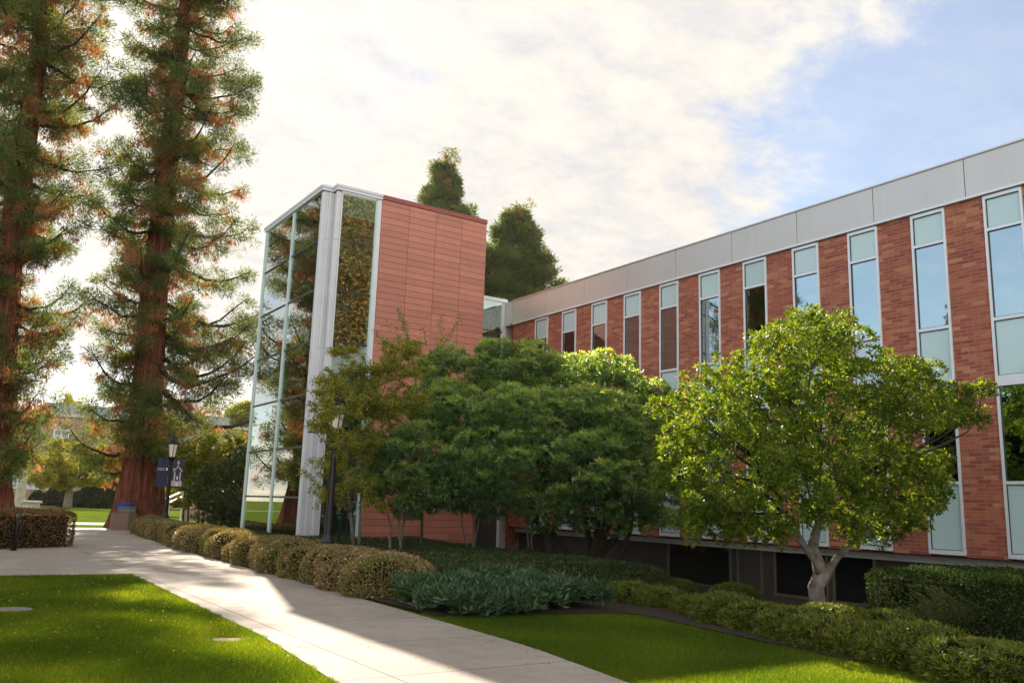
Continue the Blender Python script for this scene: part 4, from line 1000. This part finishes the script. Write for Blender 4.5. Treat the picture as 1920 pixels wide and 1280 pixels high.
# ============================================================ FAR BUILDING
fb = empty('tan_brick_hall', (18, 118, 0), 'long tan brick hall with white-framed windows and grey roof beyond the far lawn', 'building')
YF = 118.0
def fz(x, y): return float(onY(x, y, YF)[2])
def fx(x, y): return float(onY(x, y, YF)[0])
ztop = fz(130, 776)
b = MB(); b.box(fx(-40, 850), 60, YF, YF+14, 0, ztop); 
b.box(fx(222, 860), fx(246, 860), YF-.8, YF-.003, 0, ztop-.8)
b.build('wall', 'tanbrick', fb)
b = MB(); zr0 = ztop+.02; x0r = fx(86, 760)
b.prism([(x0r, YF+.3), (60, YF+.3), (60, YF+13), (x0r, YF+13)], zr0, fz(130, 757)); b.build('roof', 'slate', fb)
b = MB(); b.box(fx(-40, 850)-.2, 60.2, YF-.25, YF+.2, ztop-.35, ztop+.015); b.build('cornice', 'stone', fb)
for (xa, xb, ya, yb, nv) in ((100, 130, 805, 822, 2), (15, 30, 850, 865, 1), (12, 34, 884, 915, 1), (50, 76, 903, 917, 2), (85, 116, 905, 919, 2), (210, 218, 822, 832, 1), (305, 373, 808, 837, 4), (330, 352, 915, 928, 1), (390, 450, 812, 842, 4), (268, 300, 905, 925, 2), (196, 210, 893, 905, 1)):
    X0, X1 = fx(xa, (ya+yb)/2), fx(xb, (ya+yb)/2); mx_ = (xa+xb)/2; Z0, Z1 = fz(mx_, yb), fz(mx_, ya)
    f = MB(); w = .14; f.box(X0, X1, YF-.12, YF-.003, Z1-w, Z1); f.box(X0, X1, YF-.12, YF-.003, Z0, Z0+w)
    for i in range(nv+1):
        xx = X0+(X1-X0-w)*i/nv; f.box(xx, xx+w, YF-.115, YF-.004, Z0+w, Z1-w)
    f.box(X0+w, X1-w, YF-.10, YF-.005, Z0+(Z1-Z0)*.28, Z0+(Z1-Z0)*.28+.09)
    fo = f.build('window', 'frame', fb); g = MB(); g.box(X0+.05, X1-.05, YF-.06, YF-.006, Z0+.05, Z1-.05); g.build('pane', 'farglass', fo)
# entrance steps far left
st = MB(); p = dep(22, 940, 108)
for i in range(6): st.box(p[0]-1.6, p[0]+1.6, p[1]+i*.35, p[1]+2.6, .2*i, .2*(i+1)-.002)
o = st.build('entrance_steps', 'stone'); place_origin(o, (float(p[0]), float(p[1]), 0)); tag(o, 'wide grey stone entrance steps at the far building, left edge', 'steps')

# ============================================================ STREET FURNITURE
def lamp(base, label, group, H=4.25):
    root = empty('street_lamp', base, label, 'street lamp', group); x, y, z = base
    b = MB()
    b.lathe(base, [(.19, 0), (.19, .12), (.15, .16), (.15, .75), (.12, .82), (.095, .9), (.085, 1.2), (.062, H-1.35), (.085, H-1.33), (.085, H-1.28), (.06, H-1.24), (.07, H-1.18), (.13, H-1.08), (.15, H-1.02)], 14)
    b.build('pole', 'black', root, smooth=False)
    zb = H-1.02; zt = zb+.55; n = 6; f = MB()
    for j in range(n):
        a = 2*PI*(j+.5)/n
        p0 = (x+.14*math.cos(a), y+.14*math.sin(a), z+zb); p1 = (x+.215*math.cos(a), y+.215*math.sin(a), z+zt)
        f.tube([p0, p1], .014, 5)
        # curled horn at each corner of the roof
        f.tube([(x+.22*math.cos(a), y+.22*math.sin(a), z+zt), (x+.27*math.cos(a), y+.27*math.sin(a), z+zt+.03), (x+.30*math.cos(a), y+.30*math.sin(a), z+zt+.10)], [.016, .014, .006], 5)
    f.lathe((x, y, z+zb-.03), [(.15, 0), (.15, .03)], 6, rot=PI/6); 
    f.lathe((x, y, z+zt), [(.235, -.02), (.25, .01), (.20, .06), (.12, .15), (.05, .24), (.03, .27), (.05, .30), (.03, .33), (.012, .40), (.004, .50)], 6, rot=PI/6)
    lo = f.build('lantern', 'black', root)
    g = MB(); g.lathe((x, y, z+zb+.005), [(.125, 0), (.198, .53)], 6, rot=PI/6); g.build('lamp_glass', 'lampglass', lo)
    return root
gl = 'black lantern street lamps'
L1 = dep(308, 990, 36); L1 = (float(L1[0]), float(L1[1]), 0.)
lamp1 = lamp(L1, 'black lantern lamp carrying two dark banners, in front of the sequoia trunk', gl)
def copyl(src, loc, label):
    r = src.copy(); C.objects.link(r); r.location = loc; r['label'] = label
    for ch in src.children:
        c = ch.copy(); C.objects.link(c); c.parent = r
        for g in ch.children: d = g.copy(); C.objects.link(d); d.parent = c
    return r
copyl(lamp1, floor_at(234, 950, 72), 'small distant black lantern lamp left of the sequoia trunk')
L3 = floor_at(611, 1060, 19.1)
lamp3 = copyl(lamp1, L3, 'near black lamp post rising out of the path hedge into the slender tree')
ROOT[lamp3.name] = Vector(L3)
rt = r0
def off(base, s, z, d=0): return (base[0]+rt[0]*s+W3[0]*d, base[1]+rt[1]*s+W3[1]*d, base[2]+z)
def arms(root, base, zs, sides):
    for z in zs:
        for s in sides:
            b = MB(); b.tube([off(base, .03*s, z), off(base, .50*s, z), off(base, .60*s, z), off(base, .62*s, z)], [.016, .016, .016, .026], 6); b.build('banner_arm', 'black', root)
arms(lamp1, L1, (3.20, 1.98), (-1, 1)); arms(lamp3, L3, (3.15,), (-1,))
# banners: cloth with a little sag
def banner(s, mat, label):
    root = empty('banner', off(L1, .33*s, 2.0), label, 'banner', 'banners hung on the lamp post')
    b = MB(); nx, nz = 10, 16; vs = []
    for k in (0, 1):
        for j in range(nz+1):
            for i in range(nx+1):
                u = .09+.48*i/nx; z = 2.0+1.18*j/nz; d = .02*math.sin(u*14+j*.35)+.008*k
                vs.append(off(L1, u*s, z, d))
    m_ = (nx+1)*(nz+1)
    for k in (0, 1):
        for j in range(nz):
            for i in range(nx):
                a = k*m_+j*(nx+1)+i; b.f.append((a, a+1, a+nx+2, a+nx+1)); b.m.append(0)
    b.v = [tuple(map(float, q)) for q in vs]
    b.build('cloth', mat, root, smooth=True); return root
bl = banner(-1, 'navy', 'plain navy banner with a thin white line of lettering, left of the lamp post')
br_ = banner(1, 'charcoal', 'dark banner printed with a pale bell tower and cross, right of the lamp post')
def text(body, size, at, parent, mat, name='lettering'):
    cu = bpy.data.curves.new(name, 'FONT'); cu.body = body; cu.size = size; cu.extrude = .002; cu.align_x = 'CENTER'
    o = bpy.data.objects.new(name, cu); C.objects.link(o)
    dg = bpy.context.evaluated_depsgraph_get(); me = bpy.data.meshes.new_from_object(o.evaluated_get(dg)); bpy.data.objects.remove(o)
    me.materials.clear(); me.materials.append(M[mat])
    fw = -np.array([W3[0], W3[1], 0]); fw /= np.linalg.norm(fw); xa = np.array([rt[0], rt[1], 0]); za = np.array([0, 0, 1])
    mtx = Matrix(((xa[0], za[0], fw[0], at[0]), (xa[1], za[1], fw[1], at[1]), (xa[2], za[2], fw[2], at[2]), (0, 0, 0, 1)))
    me.transform(mtx); return link(name, me, parent)
text('UNIVERSITY', .058, off(L1, -.36, 2.72, -.045), bl, 'whitecloth'); text('OF PORTLAND', .05, off(L1, -.36, 2.66, -.045), bl, 'whitecloth')
def plate(polys, at_s, d, parent, mat, name, zoff=0):
    b = MB()
    for poly in polys:
        n = len(poly); vs = [off(L1, u, z, d) for u, z in poly]+[off(L1, u, z, d+.004) for u, z in poly]
        b.add(vs, [tuple(range(n)), tuple(range(n, 2*n))[::-1]]+[(i, (i+1) % n, n+(i+1) % n, n+i) for i in range(n)])
    return b.build(name, mat, parent)
plate([[(-.165, 2.77), (-.10, 2.77), (-.10, 2.69), (-.132, 2.65), (-.165, 2.69)]], 0, -.045, bl, 'whitecloth', 'shield_emblem')
plate([[(.325, 2.86), (.345, 2.86), (.345, 3.10), (.325, 3.10)], [(.27, 2.99), (.324, 2.99), (.324, 3.01), (.27, 3.01)], [(.346, 2.99), (.40, 2.99), (.40, 3.01), (.346, 3.01)]], 0, -.05, br_, 'whitecloth', 'cross_emblem')
plate([[(.14, 2.66), (.19, 2.62), (.335, 2.82), (.335, 2.87)], [(.336, 2.87), (.336, 2.82), (.49, 2.62), (.54, 2.66)], [(.19, 2.25), (.25, 2.25), (.25, 2.60), (.19, 2.61)], [(.42, 2.25), (.48, 2.25), (.48, 2.60), (.42, 2.60)], [(.12, 2.02), (.55, 2.02), (.55, 2.24), (.12, 2.24)]], 0, -.05, br_, 'lilac', 'bell_tower_print')
plate([[(.30, 2.30), (.37, 2.30), (.36, 2.40), (.335, 2.46), (.31, 2.40)], [(.29, 2.06), (.38, 2.06), (.36, 2.14), (.31, 2.14)]], 0, -.056, br_, 'whitecloth', 'bell_print')
text('Chr', .07, off(L1, .15, 2.72, -.05), br_, 'whitecloth')

# bike hoop
hp = onz(26, 1033); b = MB(); vd = unit(np.array([W3[0]*.4-.15, W3[1], 0])); vd = unit(np.array([math.sin(.03), math.cos(.03), 0]))
pts = []
for t in np.linspace(0, PI, 15): pts.append(hp+np.array([0, 0, .70])+vd*(.30-.30*math.cos(t))+np.array([0, 0, .22*math.sin(t)]))
pts = [hp]+pts+[hp+vd*.60]
b.tube(pts, .045, 10); b.lathe((hp[0], hp[1], .02), [(.09, 0), (.09, .02)], 12); q_ = hp+vd*.6; b.lathe((q_[0], q_[1], .02), [(.09, 0), (.09, .02)], 12)
o = b.build('bike_hoop', 'black', smooth=True); place_origin(o, tuple(map(float, hp))); tag(o, 'black tubular bike hoop seen end-on in front of the reddish hedge', 'bike rack')
# utility cover
b = MB(); b.lathe((float(cv[0])-.05, float(cv[1]), -.02), [(.27, 0), (.27, .030), (.26, .036), (.22, .033), (.21, .036)], 32)
o = b.build('utility_cover', 'iron'); place_origin(o, (float(cv[0]), float(cv[1]), 0)); tag(o, 'round grey utility cover set flush in the left lawn', 'cover')
# waste bin and recycling bin
bc = dep(231, 975, 39.6); ax = unit(np.array([rt[0], rt[1]])); ay = np.array([-ax[1], ax[0]])
bc0 = (float(bc[0]), float(bc[1]), 0)
wb = empty('waste_bin', bc0, 'square brown stone-clad waste bin with dark grey hood by the big red trunk', 'waste bin')
b = MB(); b.obox(bc, ax, ay, .42, .42, 0, .78); b.build('body', 'aggregate', wb, bevel=.03)
b = MB(); b.obox(np.array(bc[:2])+ax*.12, ax, ay, .27, .33, .783, 1.02); b.obox(np.array(bc[:2])+ax*.12, ax, ay, .29, .36, 1.023, 1.07); b.build('hood', 'greylid', wb, bevel=.02)
rc = np.array(bc[:2])-ax*.26+ay*.72
rb = empty('recycling_bin', (float(rc[0]), float(rc[1]), 0), 'blue recycling bin tucked behind the brown waste bin', 'recycling bin')
b = MB(); b.obox(rc, ax, ay, .30, .28, 0, 1.12); b.build('body', 'blue', rb, bevel=.03)
b = MB(); b.obox(rc, ax, ay, .33, .31, 1.123, 1.22); b.build('lid', 'blue', rb, bevel=.02)
# statue column
cb = floor_at(32, 975, 50)
sc0 = empty('statue_column', cb, 'tall round pale stone column behind the hedge carrying a statue', 'column')
b = MB(); b.lathe(cb, [(.42, 0), (.42, .25), (.30, .32), (.27, .45), (.255, 2), (.22, 3.25), (.25, 3.28), (.25, 3.34), (.22, 3.38)], 24); b.build('shaft', 'stone', sc0, smooth=False)
b = MB(); b.lathe(cb, [(.23, 3.383), (.30, 3.5), (.34, 3.62), (.30, 3.64)], 24); b.obox(cb, ax, ay, .35, .35, 3.643, 3.78); b.build('capital', 'stone', sc0)
b = MB(); x, y, z = cb
sec = [(.24, .22, 3.783), (.27, .24, 3.9), (.25, .21, 4.2), (.22, .18, 4.6), (.20, .15, 4.8), (.27, .15, 5.0), (.25, .13, 5.12), (.09, .08, 5.2), (.08, .08, 5.25), (.115, .12, 5.33), (.12, .13, 5.42), (.09, .1, 5.52), (.03, .03, 5.57)]
nn = 20; vs = []
for k, (ra, rb_, zz) in enumerate(sec):
    for j in range(nn):
        t = 2*PI*j/nn; fl = 1+(.07*math.sin(7*t) if zz < 4.8 else 0); vs.append((x+ax[0]*ra*fl*math.cos(t)+ay[0]*rb_*fl*math.sin(t), y+ax[1]*ra*fl*math.cos(t)+ay[1]*rb_*fl*math.sin(t), zz))
b.add(vs, [(i*nn+j, i*nn+(j+1) % nn, (i+1)*nn+(j+1) % nn, (i+1)*nn+j) for i in range(len(sec)-1) for j in range(nn)]+[tuple(range(nn))[::-1]])
for s in (-1, 1):
    b.tube([(x+ax[0]*.24*s, y+ax[1]*.24*s, 5.03), (x+ax[0]*.33*s-ay[0]*.05, y+ax[1]*.33*s-ay[1]*.05, 4.78), (x+ax[0]*.10*s-ay[0]*.24, y+ax[1]*.10*s-ay[1]*.24, 4.80+.1*s)], [.085, .075, .055], 8)
b.build('statue', 'stone', sc0, smooth=True)
# stone plinth with inset panel
pc = floor_at(56, 960, 49)
pt = empty('stone_plinth', pc, 'low pale stone plinth with an inset panel beside the statue column', 'plinth')
b = MB(); b.obox(pc, ax, ay, .36, .30, 0, .95); b.build('body', 'stone', pt, bevel=.02)
b = MB(); b.obox(pc, ax, ay, .45, .38, .953, 1.08); b.build('cap', 'stone', pt, bevel=.02)
b = MB(); b.obox((pc[0]-ay[0]*.31, pc[1]-ay[1]*.31), ax, ay, .25, .008, .3, .8); b.build('panel', 'frost', pt)
# sloping stair railing
rl = empty('stair_railing', tuple(map(float, (*dep(283, 955, 46)[:2], 0))), 'pale sloping stair railing behind the lamp post, right of the trunk', 'railing')
for dy in (0, 12):
    b = MB(); b.tube([P3(281, 950+dy*.8, 45), P3(312, 935+dy*.8, 47), P3(345, 920+dy*.8, 49)], .05, 6); b.build('rail', 'steel', rl)
for x_ in (283, 318, 343):
    t = P3(x_, 952-(x_-283)*.5, 45+(x_-283)*.065); b = MB(); b.tube([(t[0], t[1], 0), tuple(t)], .04, 6); b.build('post', 'steel', rl)
lw = floor_at(383, 965, 60); b = MB(); b.obox(lw, ax, ay, 1.3, .3, 0, .75); b.obox(lw, ax, ay, 1.36, .36, .753, .83)
o = b.build('low_brick_wall', 'tanbrick'); place_origin(o, lw); tag(o, 'low tan brick planter wall seen under the young trees', 'wall')

# fallen leaves on path and lawn
for nm, n, col in (('fallen_leaves', 900, 'l_slim'),):
    Y = R.uniform(6, 42, n); X = np.array([R.uniform(lin(y, PL)+.1, lin(y, PR)-.02) for y in Y]); s = R.random(n) < .6
    X[s] = np.array([lin(y, PR)-abs(R.normal())*.18 for y in Y[s]])
    g_ = R.random(n) < .35; X[g_] = R.uniform(.2, 3.5, g_.sum()); Y[g_] = R.uniform(6, 19, g_.sum())
    P = np.stack([X, Y, np.where(g_, .05, .026)], 1); D = np.stack([R.normal(size=n), R.normal(size=n), np.abs(R.normal(size=n))*.12], 1)
    tag(leafmesh(nm, P, D, R.uniform(.015, .045, n), R.uniform(.008, .024, n), col, None, v=R.uniform(.7, 1.1, n)), kind='stuff', label='small dry leaves scattered on the concrete path and lawn')

# ============================================================ LIGHT, SKY, CAMERA
AZ = math.radians(14.3); EL = math.radians(31)
sd = Vector((math.sin(AZ)*math.cos(EL), math.cos(AZ)*math.cos(EL), math.sin(EL)))
sun = bpy.data.lights.new('sun', 'SUN'); sun.energy = 5.0; sun.angle = math.radians(.55); sun.color = (1, .87, .70)
so = bpy.data.objects.new('sun', sun); C.objects.link(so); so.rotation_euler = sd.to_track_quat('Z', 'Y').to_euler(); so.location = (0, 0, 60)
w = bpy.data.worlds.new('World'); sc.world = w; w.use_nodes = True; nt = w.node_tree; nt.nodes.clear()
out = nt.nodes.new('ShaderNodeOutputWorld'); bg = nt.nodes.new('ShaderNodeBackground'); bg.inputs['Strength'].default_value = .13
sky = nt.nodes.new('ShaderNodeTexSky'); sky.sky_type = 'NISHITA'; sky.sun_disc = False; sky.sun_elevation = EL; sky.sun_rotation = AZ
sky.air_density = 1.0; sky.dust_density = .25; sky.ozone_density = 1.5
tc = nt.nodes.new('ShaderNodeTexCoord'); sp = nt.nodes.new('ShaderNodeSeparateXYZ'); nt.links.new(tc.outputs['Generated'], sp.inputs[0])
def mth(op, a, b=None, c=None, clamp=False):
    m_ = nt.nodes.new('ShaderNodeMath'); m_.operation = op; m_.use_clamp = clamp
    for i, q in enumerate((a, b, c)):
        if q is None: continue
        if hasattr(q, 'links'): nt.links.new(q, m_.inputs[i])
        else: m_.inputs[i].default_value = q
    return m_.outputs[0]
zz = mth('ADD', mth('MAXIMUM', sp.outputs[2], 0), .22)
cb_ = nt.nodes.new('ShaderNodeCombineXYZ'); nt.links.new(mth('DIVIDE', sp.outputs[0], zz), cb_.inputs[0]); nt.links.new(mth('DIVIDE', sp.outputs[1], zz), cb_.inputs[1])
def nz(scale, det, rough, off_, sx=(1, 1, 1), dist=0):
    mp = nt.nodes.new('ShaderNodeMapping'); mp.inputs['Location'].default_value = off_; mp.inputs['Scale'].default_value = sx; mp.inputs['Rotation'].default_value = (0, 0, .5)
    nt.links.new(cb_.outputs[0], mp.inputs[0]); n = nt.nodes.new('ShaderNodeTexNoise'); n.inputs['Scale'].default_value = scale; n.inputs['Detail'].default_value = det
    n.inputs['Roughness'].default_value = rough; n.inputs['Distortion'].default_value = dist; nt.links.new(mp.outputs[0], n.inputs['Vector']); return n.outputs['Fac']
big = nz(1.1, 4, .5, (3.1, 1.7, 0), (1, 1.4, 1), .3); fine = nz(7.5, 9, .66, (1, 2, 0), (1, 1.25, 1), .15)
cov = mth('ADD', mth('MULTIPLY', big, .9), mth('MULTIPLY', fine, .75))
# where the clear blue opens: directions of the sky
def opening(px, py, lo_, hi_):
    d = unit(ray(px, py)); vm = nt.nodes.new('ShaderNodeVectorMath'); vm.operation = 'DOT_PRODUCT'; vm.inputs[1].default_value = tuple(d)
    nrm = nt.nodes.new('ShaderNodeVectorMath'); nrm.operation = 'NORMALIZE'; nt.links.new(tc.outputs['Generated'], nrm.inputs[0]); nt.links.new(nrm.outputs[0], vm.inputs[0])
    mr = nt.nodes.new('ShaderNodeMapRange'); mr.interpolation_type = 'SMOOTHSTEP'; nt.links.new(vm.outputs['Value'], mr.inputs[0])
    mr.inputs[1].default_value = math.cos(lo_); mr.inputs[2].default_value = math.cos(hi_); return mr.outputs[0]
o1 = opening(2000, 330, .36, .02); o2 = opening(1500, 420, .30, .02); o3 = opening(620, 90, .17, .02); o4 = opening(1250, 60, .45, .05); o5 = opening(850, 330, .35, .05)
o6 = opening(0, 0, .6, .25); v6 = [l for l in nt.links if l.to_node == o6.node][0].from_node; v6.inputs[1].default_value = tuple(unit(np.array([-.83, .5, .25])))
cov = mth('SUBTRACT', cov, mth('ADD', mth('MULTIPLY', o1, .26), mth('ADD', mth('MULTIPLY', o2, .16), mth('ADD', mth('MULTIPLY', o6, .3), mth('MULTIPLY', o3, .16)))))
o7 = opening(300, 100, .55, .1); cov = mth('ADD', cov, mth('ADD', mth('MULTIPLY', o4, .14), mth('ADD', mth('MULTIPLY', o7, .10), mth('MULTIPLY', o5, .06))))
mr = nt.nodes.new('ShaderNodeMapRange'); mr.interpolation_type = 'SMOOTHSTEP'; nt.links.new(cov, mr.inputs[0]); mr.inputs[1].default_value = .58; mr.inputs[2].default_value = .92
fac = mth('MAXIMUM', mth('MULTIPLY_ADD', mr.outputs[0], .66, .30), mth('MULTIPLY', o7, .96))
cl = nt.nodes.new('ShaderNodeValToRGB'); cl.color_ramp.elements[0].position = .3; cl.color_ramp.elements[0].color = (.78, .76, .77, 1); cl.color_ramp.elements[1].position = .62; cl.color_ramp.elements[1].color = (1.06, .98, .86, 1)
nt.links.new(fine, cl.inputs[0])
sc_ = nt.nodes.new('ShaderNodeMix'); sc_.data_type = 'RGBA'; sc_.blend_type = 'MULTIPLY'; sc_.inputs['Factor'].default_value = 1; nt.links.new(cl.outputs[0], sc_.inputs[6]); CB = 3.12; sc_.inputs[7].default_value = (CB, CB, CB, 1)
mx = nt.nodes.new('ShaderNodeMix'); mx.data_type = 'RGBA'; nt.links.new(fac, mx.inputs[0]); ssc = nt.nodes.new('ShaderNodeVectorMath'); ssc.operation = 'SCALE'; ssc.inputs['Scale'].default_value = .56; nt.links.new(sky.outputs[0], ssc.inputs[0]); nt.links.new(ssc.outputs[0], mx.inputs[6]); nt.links.new(sc_.outputs[2], mx.inputs[7])
bk = opening(0, 0, 2.9, .9)  # sky behind the camera brightened, an added fill for the shaded facades
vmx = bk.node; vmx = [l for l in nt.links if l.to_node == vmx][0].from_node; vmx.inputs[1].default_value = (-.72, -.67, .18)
nz_ = nt.nodes.new('ShaderNodeMapRange'); nz_.interpolation_type = 'SMOOTHSTEP'; nt.links.new(sp.outputs[2], nz_.inputs[0]); nz_.inputs[1].default_value = .52; nz_.inputs[2].default_value = .85; nz_.inputs[3].default_value = 1; nz_.inputs[4].default_value = .26  # sky dimmed overhead so that the lawns fall darker
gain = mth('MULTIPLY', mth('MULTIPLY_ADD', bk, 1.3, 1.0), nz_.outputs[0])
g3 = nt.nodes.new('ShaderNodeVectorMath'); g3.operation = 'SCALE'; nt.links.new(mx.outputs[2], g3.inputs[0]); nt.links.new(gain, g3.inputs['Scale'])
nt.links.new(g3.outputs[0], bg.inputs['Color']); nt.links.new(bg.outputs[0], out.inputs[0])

hm, hnt, hout = newmat('haze_air'); M['haze'] = hm
hv = hnt.nodes.new('ShaderNodeVolumePrincipled'); hv.inputs['Density'].default_value = .00009; hv.inputs['Color'].default_value = (1, .93, .82, 1); hv.inputs['Anisotropy'].default_value = .55
hnt.links.new(hv.outputs[0], hout.inputs['Volume'])
hz = MB(); hz.box(-305, 405, -155, 455, -1.6, 44); tag(hz.build('haze', 'haze'), kind='stuff', label='thin warm morning haze filling the air')
cam = bpy.data.cameras.new('camera'); co_ = bpy.data.objects.new('camera', cam); C.objects.link(co_)
cam.sensor_width = 36; cam.lens = F/1920*36; cam.clip_end = 3000; cam.clip_start = .1
co_.matrix_world = Matrix(((R3[0], U3[0], -W3[0], 0), (R3[1], U3[1], -W3[1], 0), (R3[2], U3[2], -W3[2], 1.65), (0, 0, 0, 1)))
sc.camera = co_
sc.view_settings.view_transform = 'Standard'; sc.view_settings.look = 'None'; sc.view_settings.gamma = 1; sc.view_settings.exposure = 1.25
try:
    sc.cycles.max_bounces = 8; sc.cycles.transparent_max_bounces = 12; sc.cycles.transmission_bounces = 4; sc.cycles.glossy_bounces = 4; sc.cycles.diffuse_bounces = 4
except Exception: pass
